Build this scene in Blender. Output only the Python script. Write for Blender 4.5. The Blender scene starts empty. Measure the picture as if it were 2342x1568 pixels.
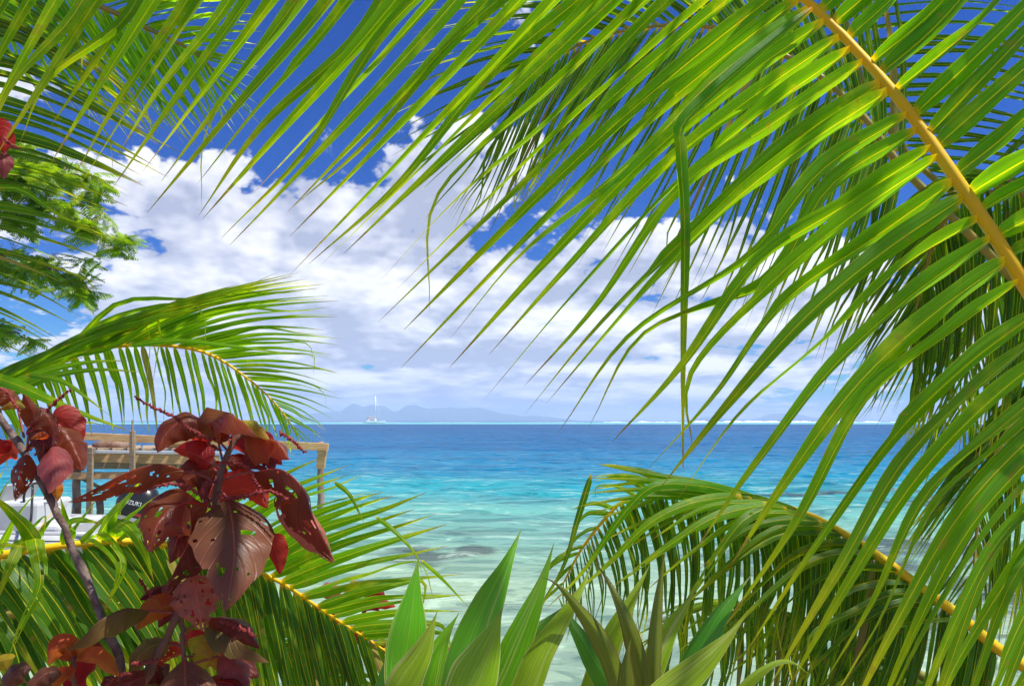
import bpy, bmesh, math, random
from mathutils import Vector, Matrix, noise, Quaternion

# ------------------------------------------------------------------ camera, sky, sun, exposure
SC = bpy.context.scene
COL = SC.collection
FPX = 1700.0                       # focal length in photograph pixels (frame 2342 x 1568)
CAM_Z = 2.2
PITCH = math.atan(178.0 / FPX)
CAM = Vector((0, 0, CAM_Z))
FWD = Vector((0, math.cos(PITCH), math.sin(PITCH)))
UPV = Vector((0, -math.sin(PITCH), math.cos(PITCH)))
RGT = Vector((1, 0, 0))

cam_data = bpy.data.cameras.new("camera")
cam_data.sensor_width = 36.0
cam_data.lens = 36.0 * FPX / 2342.0
cam_data.clip_start = 0.05
cam_data.clip_end = 120000.0
cam = bpy.data.objects.new("camera", cam_data)
cam.location = CAM
cam.rotation_euler = (math.pi / 2 + PITCH, 0, 0)
COL.objects.link(cam)
SC.camera = cam

SUN_TO = Vector((0.44, -0.16, 1.0)).normalized()
SUN_EL = math.asin(SUN_TO.z)
SUN_AZ = math.atan2(SUN_TO.x, SUN_TO.y)


class NT:
    """small helper for node trees"""
    def __init__(self, tree):
        self.t = tree
        tree.nodes.clear()

    def n(self, typ, **kw):
        nd = self.t.nodes.new(typ)
        for k, v in kw.items():
            setattr(nd, k, v)
        return nd

    def link(self, a, b):
        self.t.links.new(a, b)

    def put(self, sock, v):
        if v is None:
            return
        if hasattr(v, "is_linked") or hasattr(v, "links"):
            self.t.links.new(v, sock)
        else:
            sock.default_value = v

    def math(self, op, a, b=None, c=None, clamp=False):
        nd = self.n("ShaderNodeMath", operation=op, use_clamp=clamp)
        self.put(nd.inputs[0], a)
        self.put(nd.inputs[1], b)
        self.put(nd.inputs[2], c)
        return nd.outputs[0]

    def vmath(self, op, a, b=None, scale=None):
        nd = self.n("ShaderNodeVectorMath", operation=op)
        self.put(nd.inputs[0], a)
        if b is not None:
            self.put(nd.inputs[1], b)
        if scale is not None:
            self.put(nd.inputs["Scale"], scale)
        return nd.outputs["Value"] if op in ("DOT_PRODUCT", "LENGTH", "DISTANCE") else nd.outputs[0]

    def sep(self, v):
        nd = self.n("ShaderNodeSeparateXYZ")
        self.put(nd.inputs[0], v)
        return nd.outputs

    def comb(self, x, y, z):
        nd = self.n("ShaderNodeCombineXYZ")
        self.put(nd.inputs[0], x)
        self.put(nd.inputs[1], y)
        self.put(nd.inputs[2], z)
        return nd.outputs[0]

    def mix(self, f, a, b, mode="MIX"):
        nd = self.n("ShaderNodeMix", data_type="RGBA", blend_type=mode)
        self.put(nd.inputs[0], f)
        self.put(nd.inputs[6], (a[0], a[1], a[2], 1) if isinstance(a, tuple) else a)
        self.put(nd.inputs[7], (b[0], b[1], b[2], 1) if isinstance(b, tuple) else b)
        return nd.outputs[2]

    def noise(self, vec, scale, detail=4, rough=0.55, dist=0.0, dim="3D"):
        nd = self.n("ShaderNodeTexNoise", noise_dimensions=dim)
        if vec is not None:
            self.put(nd.inputs["Vector"], vec)
        self.put(nd.inputs["Scale"], scale)
        nd.inputs["Detail"].default_value = detail
        nd.inputs["Roughness"].default_value = rough
        nd.inputs["Distortion"].default_value = dist
        return nd.outputs[0]

    def step(self, v, a, b, lo=0.0, hi=1.0):
        nd = self.n("ShaderNodeMapRange", interpolation_type="SMOOTHSTEP")
        self.put(nd.inputs[0], v)
        nd.inputs[1].default_value = a
        nd.inputs[2].default_value = b
        nd.inputs[3].default_value = lo
        nd.inputs[4].default_value = hi
        return nd.outputs[0]

    def ramp(self, v, stops, interp="LINEAR"):
        nd = self.n("ShaderNodeValToRGB")
        cr = nd.color_ramp
        cr.interpolation = interp
        while len(cr.elements) < len(stops):
            cr.elements.new(0.5)
        for e, (p, c) in zip(cr.elements, stops):
            e.position = p
            e.color = (c[0], c[1], c[2], 1)
        self.put(nd.inputs[0], v)
        return nd.outputs[0]


# world: Nishita sky with cumulus laid over it by direction
world = bpy.data.worlds.new("World")
SC.world = world
world.use_nodes = True
w = NT(world.node_tree)
w_out = w.n("ShaderNodeOutputWorld")
w_bg = w.n("ShaderNodeBackground")
w_bg.inputs["Strength"].default_value = 0.08
w.link(w_bg.outputs[0], w_out.inputs[0])
sky_tex = w.n("ShaderNodeTexSky", sky_type="NISHITA")
sky_tex.sun_disc = False
sky_tex.sun_elevation = SUN_EL
sky_tex.sun_rotation = SUN_AZ
sky_tex.altitude = 0
sky_tex.air_density = 1.0
sky_tex.dust_density = 0.4
sky_tex.ozone_density = 3.0
hsv = w.n("ShaderNodeHueSaturation")
hsv.inputs["Hue"].default_value = 0.512
hsv.inputs["Saturation"].default_value = 1.75
hsv.inputs["Value"].default_value = 0.95
w.link(sky_tex.outputs[0], hsv.inputs["Color"])
gen = w.n("ShaderNodeTexCoord").outputs["Generated"]
gx, gy, gz = w.sep(w.vmath("NORMALIZE", gen))
zc = w.math("MAXIMUM", gz, 0.0)
hyp = w.math("SQRT", w.math("MAXIMUM", w.math("SUBTRACT", 1.0, w.math("MULTIPLY", gz, gz)), 0.001))
fz = w.math("LOGARITHM", w.math("ADD", zc, 0.07), math.e)
q = w.comb(w.math("DIVIDE", gx, hyp), w.math("DIVIDE", gy, hyp), w.math("MULTIPLY", fz, 0.55))


def cloud_field(qv, fine_detail, puffs=True):
    big = w.noise(qv, 3.1, 1, 0.5)
    fine = w.noise(qv, 8.5, fine_detail, 0.64, 0.0)
    a = w.math("MULTIPLY", big, 0.9)
    b = w.math("MULTIPLY_ADD", fine, 0.85, a)
    if not puffs:
        return w.math("ADD", b, 0.13)
    vo = w.n("ShaderNodeTexVoronoi", feature="F1")
    w.put(vo.inputs["Vector"], qv)
    vo.inputs["Scale"].default_value = 15.0
    vo.inputs["Detail"].default_value = 3.0
    vo.inputs["Roughness"].default_value = 0.6
    return w.math("MULTIPLY_ADD", w.math("SUBTRACT", 1.0, vo.outputs["Distance"]), 0.34, w.math("SUBTRACT", b, 0.045))


def blob(px, py, rad):
    """1 inside a round patch of sky around a direction"""
    d = (FWD + RGT * ((px - 1171) / FPX) + UPV * ((784 - py) / FPX)).normalized()
    dist = w.vmath("DISTANCE", w.vmath("NORMALIZE", gen), tuple(d))
    return w.step(dist, rad, 0.0)


d0 = cloud_field(q, 6)
s0 = cloud_field(q, 3, False)
s1 = cloud_field(w.vmath("ADD", q, (0.03, 0.0, 0.055)), 3, False)
bias = 0.0
for px, py, rad, amt in ((640, 60, 0.30, -0.34), (760, 250, 0.16, -0.20), (330, 330, 0.09, -0.16), (930, 120, 0.16, -0.12), (1120, 560, 0.08, -0.30),
                         (1260, 480, 0.10, -0.24), (1420, 400, 0.14, -0.12), (1650, 230, 0.24, -0.20), (2150, 150, 0.34, -0.30), (1620, 720, 0.05, -0.12),
                         (600, 520, 0.30, 0.22), (880, 700, 0.34, 0.22), (1180, 760, 0.28, 0.18), (420, 420, 0.10, 0.20), (1000, 380, 0.14, 0.18), (1700, 640, 0.22, 0.14), (1170, 640, 0.06, 0.14),
                         (1000, 890, 0.08, 0.12), (30, 690, 0.08, -0.16), (1250, 60, 0.12, 0.10)):
    bias = w.math("MULTIPLY_ADD", blob(px, py, rad), amt, bias)
low = w.step(gz, 0.42, 0.14, 0.0, 0.33)
dens = w.math("ADD", w.math("ADD", d0, bias), low)
mask = w.step(dens, 0.935, 1.055)
thick = w.step(w.math("ADD", d0, bias), 0.85, 1.5)
lit = w.math("MULTIPLY_ADD", w.math("SUBTRACT", s0, s1), 3.2, w.math("MULTIPLY_ADD", w.math("SUBTRACT", d0, s0), 1.5, 0.72), clamp=True)
lit = w.math("SUBTRACT", lit, w.math("MULTIPLY", thick, 0.27), clamp=True)
c_col = w.ramp(lit, [(0.0, (4.4, 4.8, 6.4)), (0.3, (6.2, 6.5, 7.9)), (0.62, (8.6, 8.7, 9.2)), (0.9, (10.4, 10.3, 10.3))])
world.cycles.sampling_method = "MANUAL"
world.cycles.sample_map_resolution = 256
clear = w.mix(1.0, hsv.outputs[0], (0.10, 0.70, 1.10), "MULTIPLY")
sky_col = w.mix(mask, clear, c_col)
w.link(sky_col, w_bg.inputs["Color"])

sun_data = bpy.data.lights.new("sun", "SUN")
sun_data.energy = 5.0
sun_data.angle = math.radians(0.53)
sun_data.color = (1.0, 0.955, 0.87)
sun = bpy.data.objects.new("sun", sun_data)
sun.rotation_euler = SUN_TO.to_track_quat("Z", "Y").to_euler()
sun.location = SUN_TO * 30
COL.objects.link(sun)

SC.view_settings.view_transform = "Standard"
SC.view_settings.look = "None"
SC.view_settings.gamma = 1.0
SC.view_settings.exposure = 0.5
SC.view_settings.use_curve_mapping = False
SC.render.engine = "CYCLES"
cy = SC.cycles
cy.use_denoising = True
cy.max_bounces = 8
cy.diffuse_bounces = 3
cy.glossy_bounces = 3
cy.transmission_bounces = 6
cy.transparent_max_bounces = 8
cy.volume_bounces = 1
cy.caustics_reflective = False
cy.caustics_refractive = False
cy.sample_clamp_indirect = 6.0

random.seed(7)


# ------------------------------------------------------------------ helpers
def P(x, y, d):
    """photograph pixel (in a 2342-wide frame) at distance d in front of the camera -> world point"""
    return CAM + FWD * d + RGT * ((x - 1171) / FPX * d) + UPV * ((784 - y) / FPX * d)


def tag(o, label=None, cat=None, group=None, kind=None):
    if label:
        o["label"] = label
    if cat:
        o["category"] = cat
    if group:
        o["group"] = group
    if kind:
        o["kind"] = kind
    return o


def adopt(o, parent):
    if parent is not None:
        o.parent = parent
        if parent.type == "EMPTY":
            o.matrix_parent_inverse = Matrix.Translation(-parent.location)
    return o


def mesh_obj(name, verts, faces, mat=None, parent=None, uvs=None, smooth=True, mats=None, fmat=None):
    me = bpy.data.meshes.new(name)
    me.from_pydata([tuple(v) for v in verts], [], faces)
    if uvs is not None:
        uvl = me.uv_layers.new(name="UVMap")
        flat = []
        for f in faces:
            for vi in f:
                flat.extend(uvs[vi])
        uvl.data.foreach_set("uv", flat)
    if smooth:
        me.polygons.foreach_set("use_smooth", [True] * len(me.polygons))
    for m in (mats or ([mat] if mat else [])):
        me.materials.append(m)
    if fmat:
        me.polygons.foreach_set("material_index", fmat)
    me.update()
    o = bpy.data.objects.new(name, me)
    COL.objects.link(o)
    return adopt(o, parent)


def empty(name, loc):
    o = bpy.data.objects.new(name, None)
    o.location = loc
    o.empty_display_size = 0.2
    COL.objects.link(o)
    return o


class MB:
    """collects shapes into one mesh"""
    def __init__(self):
        self.v, self.f, self.uv = [], [], []

    def box(self, c, s, rot=None):
        i = len(self.v)
        for dx in (-.5, .5):
            for dy in (-.5, .5):
                for dz in (-.5, .5):
                    p = Vector((dx * s[0], dy * s[1], dz * s[2]))
                    if rot:
                        p = rot @ p
                    self.v.append(Vector(c) + p)
        self.f += [[i + a for a in q_] for q_ in ((0, 1, 3, 2), (4, 6, 7, 5), (0, 4, 5, 1), (2, 3, 7, 6), (0, 2, 6, 4), (1, 5, 7, 3))]
        return self

    def bar(self, a, b, wd, ht, up=Vector((0, 0, 1))):
        a, b = Vector(a), Vector(b)
        t = (b - a)
        L = t.length
        t.normalize()
        s = t.cross(up)
        if s.length < 1e-4:
            s = t.cross(Vector((1, 0, 0)))
        s.normalize()
        u = s.cross(t)
        rot = Matrix((t, s, u)).transposed()
        return self.box((a + b) / 2, (L, wd, ht), rot)

    def tube(self, pts, rad, n=8, caps=True, wob=0.0):
        pts = [Vector(p) for p in pts]
        m = len(pts)
        i0 = len(self.v)
        ref = None
        for k, p in enumerate(pts):
            t = (pts[min(k + 1, m - 1)] - pts[max(k - 1, 0)]).normalized()
            if ref is None:
                ref = t.orthogonal().normalized()
            ref = (ref - t * ref.dot(t))
            ref = ref.normalized() if ref.length > 1e-6 else t.orthogonal().normalized()
            b = t.cross(ref)
            r = rad[k] if isinstance(rad, (list, tuple)) else rad
            for j in range(n):
                a = 2 * math.pi * j / n
                rr = r * (1 + (random.uniform(-wob, wob) if wob else 0))
                self.v.append(p + (ref * math.cos(a) + b * math.sin(a)) * rr)
        for k in range(m - 1):
            for j in range(n):
                a, b_ = i0 + k * n + j, i0 + k * n + (j + 1) % n
                self.f.append([a, b_, b_ + n, a + n])
        if caps:
            self.f.append([i0 + j for j in range(n)][::-1])
            self.f.append([i0 + (m - 1) * n + j for j in range(n)])
        return self

    def build(self, name, mat, parent=None, smooth=False, bevel=0.0):
        o = mesh_obj(name, self.v, self.f, mat, parent, smooth=smooth)
        if bevel:
            md = o.modifiers.new("bevel", "BEVEL")
            md.width = bevel
            md.segments = 2
            md.limit_method = "ANGLE"
        return o


def catmull(pts, n):
    """n+1 samples of a smooth curve through pts (tuples of any length)"""
    m = len(pts)
    if m == 2:
        return [tuple(a + (b - a) * k / n for a, b in zip(pts[0], pts[1])) for k in range(n + 1)]
    ext = [tuple(2 * a - b for a, b in zip(pts[0], pts[1]))] + list(pts) + [tuple(2 * a - b for a, b in zip(pts[-1], pts[-2]))]
    # arc length of the chords, so that samples spread evenly
    cum = [0.0]
    for i in range(m - 1):
        cum.append(cum[-1] + max(1e-6, math.dist(pts[i][:3], pts[i + 1][:3])))
    out = []
    for k in range(n + 1):
        s = cum[-1] * k / n
        i = 0
        while i < m - 2 and s > cum[i + 1]:
            i += 1
        t = (s - cum[i]) / (cum[i + 1] - cum[i])
        p0, p1, p2, p3 = ext[i], ext[i + 1], ext[i + 2], ext[i + 3]
        out.append(tuple(0.5 * ((2 * b) + (-a + c) * t + (2 * a - 5 * b + 4 * c - d) * t * t + (-a + 3 * b - 3 * c + d) * t ** 3)
                         for a, b, c, d in zip(p0, p1, p2, p3)))
    return out


def lerp_table(tab, s):
    """tab: list of (s, v...) sorted by s -> interpolated tuple"""
    if s <= tab[0][0]:
        return tab[0][1:]
    for a, b in zip(tab, tab[1:]):
        if s <= b[0]:
            t = (s - a[0]) / max(1e-9, b[0] - a[0])
            return tuple(p + (q_ - p) * t for p, q_ in zip(a[1:], b[1:]))
    return tab[-1][1:]


def material(name):
    m = bpy.data.materials.new(name)
    m.use_nodes = True
    k = NT(m.node_tree)
    out = k.n("ShaderNodeOutputMaterial")
    return m, k, out


def plain_mat(name, col, rough=0.6, metal=0.0, var=0.25, scale=6.0, bump=0.0, col2=None, stretch=(1, 1, 1), spec=0.5):
    m, k, out = material(name)
    b = k.n("ShaderNodeBsdfPrincipled")
    tc = k.n("ShaderNodeTexCoord").outputs["Object"]
    v = k.vmath("MULTIPLY", tc, stretch)
    nz = k.noise(v, scale, 6, 0.6)
    c2 = col2 or tuple(c * (1 - var) for c in col)
    k.put(b.inputs["Base Color"], k.mix(k.step(nz, 0.35, 0.65), col, c2))
    b.inputs["Roughness"].default_value = rough
    b.inputs["Metallic"].default_value = metal
    b.inputs["Specular IOR Level"].default_value = spec
    if bump:
        bp = k.n("ShaderNodeBump")
        bp.inputs["Strength"].default_value = bump
        bp.inputs["Distance"].default_value = 0.01
        k.put(bp.inputs["Height"], nz)
        k.link(bp.outputs[0], b.inputs["Normal"])
    k.link(b.outputs[0], out.inputs[0])
    return m


# ------------------------------------------------------------------ ground, water, islands
def shore_height(x, y):
    """bank under the plants, falling to the sea bed; land goes on at the left of the jetty"""
    edge = 3.1 + 0.25 * math.sin(x * 0.7) + (max(0.0, -x - 9.0) * 2.2)
    edge = min(edge, 34.0)
    t = (y - edge) / 2.2
    t = min(1.0, max(0.0, t))
    t = t * t * (3 - 2 * t)
    top = 0.62 + 0.07 * noise.noise(Vector((x * 0.6, y * 0.6, 0)))
    bed = -0.9 - 7.0 * min(1.0, max(0.0, (y - 12.0) / 60.0))
    return top * (1 - t) + bed * t


def sheet(name, xs, ys, hf, mat, kind="structure"):
    vs, fs = [], []
    for y in ys:
        for x in xs:
            vs.append((x, y, hf(x, y)))
    n = len(xs)
    for j in range(len(ys) - 1):
        for i in range(n - 1):
            a = j * n + i
            fs.append([a, a + 1, a + n + 1, a + n])
    o = mesh_obj(name, vs, fs, mat)
    tag(o, kind=kind)
    return o


def spread(lim, first, grow):
    out, v, st = [0.0], 0.0, first
    while v < lim:
        v += st
        st *= grow
        out.append(min(v, lim))
    return [-a for a in out[:0:-1]] + out


m_ground = plain_mat("sandy_soil", (0.30, 0.24, 0.16), 0.9, var=0.5, scale=3.0, bump=0.6)
FAR = 12000.0
sheet("ground", spread(FAR, 0.5, 1.16), spread(FAR, 0.5, 1.16), shore_height, m_ground)

m_water, k, out = material("lagoon_water")
pos = k.n("ShaderNodeNewGeometry").outputs["Position"]
px_, py_, pz_ = k.sep(pos)
wob = k.noise(k.comb(px_, py_, 0.0), 0.11, 3, 0.5)
wob2 = k.noise(k.vmath("MULTIPLY", pos, (0.35, 1.0, 1.0)), 0.55, 4, 0.6)
dist = k.math("MULTIPLY", k.math("MAXIMUM", py_, 1.0), k.math("ADD", 0.78, k.math("MULTIPLY_ADD", wob2, 0.16, k.math("MULTIPLY", wob, 0.30))))
lg = k.math("LOGARITHM", dist, 10.0)          # 0.7 = 5 m ... 3.3 = 2 km
lgn = k.math("DIVIDE", lg, 4.0)
depth_col = k.ramp(lgn, [(0.18, (0.34, 0.42, 0.28)), (0.265, (0.28, 0.42, 0.28)), (0.31, (0.15, 0.39, 0.31)), (0.345, (0.03, 0.31, 0.34)),
                         (0.385, (0.008, 0.20, 0.34)), (0.45, (0.006, 0.130, 0.29)), (0.58, (0.010, 0.100, 0.255)), (0.68, (0.010, 0.088, 0.235))])
straight = k.math("DIVIDE", k.math("LOGARITHM", k.math("MAXIMUM", k.math("MULTIPLY_ADD", wob, 60.0, py_), 1.0), 10.0), 4.0)
reef = k.math("MULTIPLY", k.step(straight, 0.688, 0.70), k.step(straight, 0.80, 0.785))
depth_col = k.mix(reef, depth_col, (0.19, 0.52, 0.53))
surf_n = k.noise(k.vmath("MULTIPLY", pos, (0.006, 0.002, 1)), 1.0, 5, 0.6)
surf = k.math("MULTIPLY", k.math("MULTIPLY", k.step(straight, 0.765, 0.78), k.step(straight, 0.80, 0.79)), k.step(surf_n, 0.42, 0.56))
depth_col = k.mix(surf, depth_col, (0.85, 0.88, 0.88))
# coral heads and weed on the bottom
coral_n = k.noise(k.vmath("MULTIPLY", pos, (0.6, 1.0, 1.0)), 1.6, 6, 0.65)
cor = None
for cx, cyy, rx, ry in ((-1.55, 12.6, 0.95, 1.25), (-0.7, 12.9, 0.5, 0.9), (11.8, 20.3, 2.3, 1.7), (9.3, 23.0, 4.0, 1.1), (5.5, 22.5, 2.6, 0.8), (5.0, 12.2, 2.2, 1.8), (6.8, 10.0, 1.9, 1.6), (4.6, 8.6, 1.2, 0.9), 
                        (-4.0, 8.8, 1.2, 0.9), (7.0, 13.6, 2.6, 2.0)):
    dx = k.math("DIVIDE", k.math("SUBTRACT", px_, cx), rx)
    dy = k.math("DIVIDE", k.math("SUBTRACT", py_, cyy), ry)
    r2 = k.math("ADD", k.math("MULTIPLY", dx, dx), k.math("MULTIPLY", dy, dy))
    e = k.math("SUBTRACT", 1.15, k.math("SQRT", r2))
    cor = e if cor is None else k.math("MAXIMUM", cor, e)
cor = k.step(k.math("MULTIPLY_ADD", k.math("SUBTRACT", coral_n, 0.5), 2.6, cor), 0.15, 0.85, 0.0, 0.8)
depth_col = k.mix(cor, depth_col, (0.05, 0.062, 0.055))
weed = k.math("MULTIPLY", k.step(k.noise(k.vmath("MULTIPLY", pos, (0.22, 0.8, 1)), 1.3, 5, 0.62), 0.50, 0.66), k.step(lgn, 0.35, 0.30, 0.0, 0.5))
depth_col = k.mix(weed, depth_col, (0.13, 0.19, 0.165))
# wave relief: every size from swell to ripple
relief = k.noise(k.vmath("MULTIPLY", pos, (0.5, 1.25, 1.0)), 0.8, 6, 0.53, 0.35)
chop = k.noise(k.vmath("MULTIPLY", pos, (0.6, 1.4, 1.0)), 2.2, 3, 0.6, 0.6)
hgt = k.math("MULTIPLY_ADD", chop, 0.05, k.math("MULTIPLY", relief, 0.22))
def tinted(col, f, t):
    return k.mix(f, col, k.mix(1.0, col, t, "MULTIPLY"))


wave_shade = k.noise(k.vmath("MULTIPLY", pos, (0.35, 1.1, 1.0)), 0.10, 6, 0.7)  # darker backs and troughs of waves, painted into the water colour
depth_col = tinted(depth_col, k.step(wave_shade, 0.42, 0.58, 0.0, 0.55), (0.48, 0.62, 0.74))
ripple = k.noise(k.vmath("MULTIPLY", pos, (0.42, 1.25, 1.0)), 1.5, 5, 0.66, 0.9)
depth_col = tinted(depth_col, k.step(ripple, 0.515, 0.59, 0.0, 0.8), (0.45, 0.56, 0.60))  # dark ripple lines of refraction and reflection, put into the colour
depth_col = k.mix(k.math("MULTIPLY", k.step(ripple, 0.44, 0.36), k.step(lgn, 0.44, 0.30, 0.0, 0.45)), depth_col, (0.50, 0.66, 0.50))  # whitish reflections on near ripples, painted in as well
bp = k.n("ShaderNodeBump")
bp.inputs["Strength"].default_value = 1.0
bp.inputs["Distance"].default_value = 0.75
k.put(bp.inputs["Height"], hgt)
dif = k.n("ShaderNodeBsdfDiffuse")
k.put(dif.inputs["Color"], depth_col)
k.link(bp.outputs[0], dif.inputs["Normal"])
gls = k.n("ShaderNodeBsdfGlossy")
gls.inputs["Roughness"].default_value = 0.06
k.link(bp.outputs[0], gls.inputs["Normal"])
frn = k.n("ShaderNodeFresnel")
frn.inputs["IOR"].default_value = 1.333
k.link(bp.outputs[0], frn.inputs["Normal"])
mx = k.n("ShaderNodeMixShader")            # a choppy sea never mirrors as strongly as flat water
k.put(mx.inputs[0], k.math("MINIMUM", k.math("MULTIPLY", frn.outputs[0], 0.55), 0.22))
k.link(dif.outputs[0], mx.inputs[1])
k.link(gls.outputs[0], mx.inputs[2])
k.link(mx.outputs[0], out.inputs[0])


def wave_height(x, y):
    r = math.hypot(x, y)
    h = 0.13 * noise.noise(Vector((x * 0.10, y * 0.24, 1.0))) + 0.10 * (0.5 - abs(noise.noise(Vector((x * 0.19 + 5, y * 0.46, 2.0)))))
    if r < 160:
        h += 0.10 * (0.5 - abs(noise.noise(Vector((x * 0.5, y * 1.1, 3.0)))))
    if r < 45:
        h += 0.036 * (0.5 - abs(noise.noise(Vector((x * 1.1, y * 2.4, 4.0)))))
    return 1.35 * h * min(1.0, 0.35 + r / 40.0)


lv, lf = [], []
ncol = 560
rads = []
r_ = 4.2
while r_ < 420:
    rads.append(r_)
    r_ *= 1.0078
for r_ in rads:
    for i in range(ncol + 1):
        a_ = math.radians(-58 + 116 * i / ncol)
        x, y = r_ * math.sin(a_), r_ * math.cos(a_)
        lv.append((x, y, wave_height(x, y) - 0.08))
for j in range(len(rads) - 1):
    for i in range(ncol):
        a_ = j * (ncol + 1) + i
        lf.append([a_, a_ + 1, a_ + ncol + 2, a_ + ncol + 1])
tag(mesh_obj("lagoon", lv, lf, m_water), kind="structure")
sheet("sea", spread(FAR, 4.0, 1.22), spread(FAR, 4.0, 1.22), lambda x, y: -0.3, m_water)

m_island = plain_mat("forested_slope", (0.07, 0.11, 0.04), 0.95, var=0.5, scale=0.006, spec=0.1)


def island(name, prof, dist_, seed, label):
    cols = catmull([(x, y) for x, y in prof], 110)
    vs, fs = [], []
    rows = 9
    for x, y in cols:
        top = max(0.0, (962 - y) / FPX * dist_)
        X = (x - 1171) / FPX * dist_
        for r in range(rows):
            t = r / (rows - 1)            # 0 front shore, 0.6 crest, 1 back shore
            yy = dist_ + (t - 0.6) * 2600
            hh = math.sin(min(1.0, t / 0.6) * math.pi / 2) ** 1.25 if t < 0.6 else math.cos((t - 0.6) / 0.4 * math.pi / 2)
            rid = noise.fractal(Vector((X * 0.002, yy * 0.002, seed)), 0.9, 2.0, 5)
            z = top * hh * (1 + (0.32 * rid if t < 0.55 else 0.06 * rid))
            vs.append((X * (yy / dist_), yy, z - 1.0 if 0 < r < rows - 1 else -1.5))
    for i in range(len(cols) - 1):
        for r in range(rows - 1):
            a = i * rows + r
            fs.append([a, a + rows, a + rows + 1, a + 1])
    o = mesh_obj(name, vs, fs, m_island, smooth=False)
    return tag(o, label, "island")


island("island", [(640, 961), (668, 957), (690, 949), (712, 945), (740, 942), (761, 938.5), (768, 940), (783, 937), (797, 928), (807, 923.5), (820, 925), (834, 930), (848, 924.5), (862, 926),
                  (875, 926), (886, 931), (897, 938), (912, 938.5), (921, 933), (931, 929), (945, 930), (958, 931), (980, 933), (993, 931), (1012, 930.5), (1031, 930), (1048, 932), (1064, 933),
                  (1090, 936), (1118, 939), (1140, 943), (1158, 945), (1180, 948), (1199, 951), (1225, 949.5), (1264, 953), (1300, 958), (1330, 962)], 9000, 3.1,
       "hazy blue mountainous island with a pointed peak behind the white catamaran")
island("island", [(1560, 962), (1590, 957), (1620, 953), (1650, 956.5), (1700, 959), (1725, 957), (1755, 949), (1790, 945), (1805, 945.5), (1822, 947), (1850, 953), (1900, 956), (1950, 960), (1990, 962)], 9500, 8.2,
       "low hazy island on the horizon above the white surf at right")

# air between here and the islands
m_haze, k, out = material("haze_air")
pv = k.n("ShaderNodeVolumePrincipled")
pv.inputs["Color"].default_value = (0.60, 0.77, 1.0, 1)
pv.inputs["Density"].default_value = 2.0e-4
pv.inputs["Anisotropy"].default_value = 0.0
k.link(pv.outputs[0], out.inputs["Volume"])
hz = MB().box((0, 0, 98.5), (FAR * 2.1, FAR * 2.1, 223)).build("haze", m_haze)
tag(hz, kind="stuff")

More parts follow.
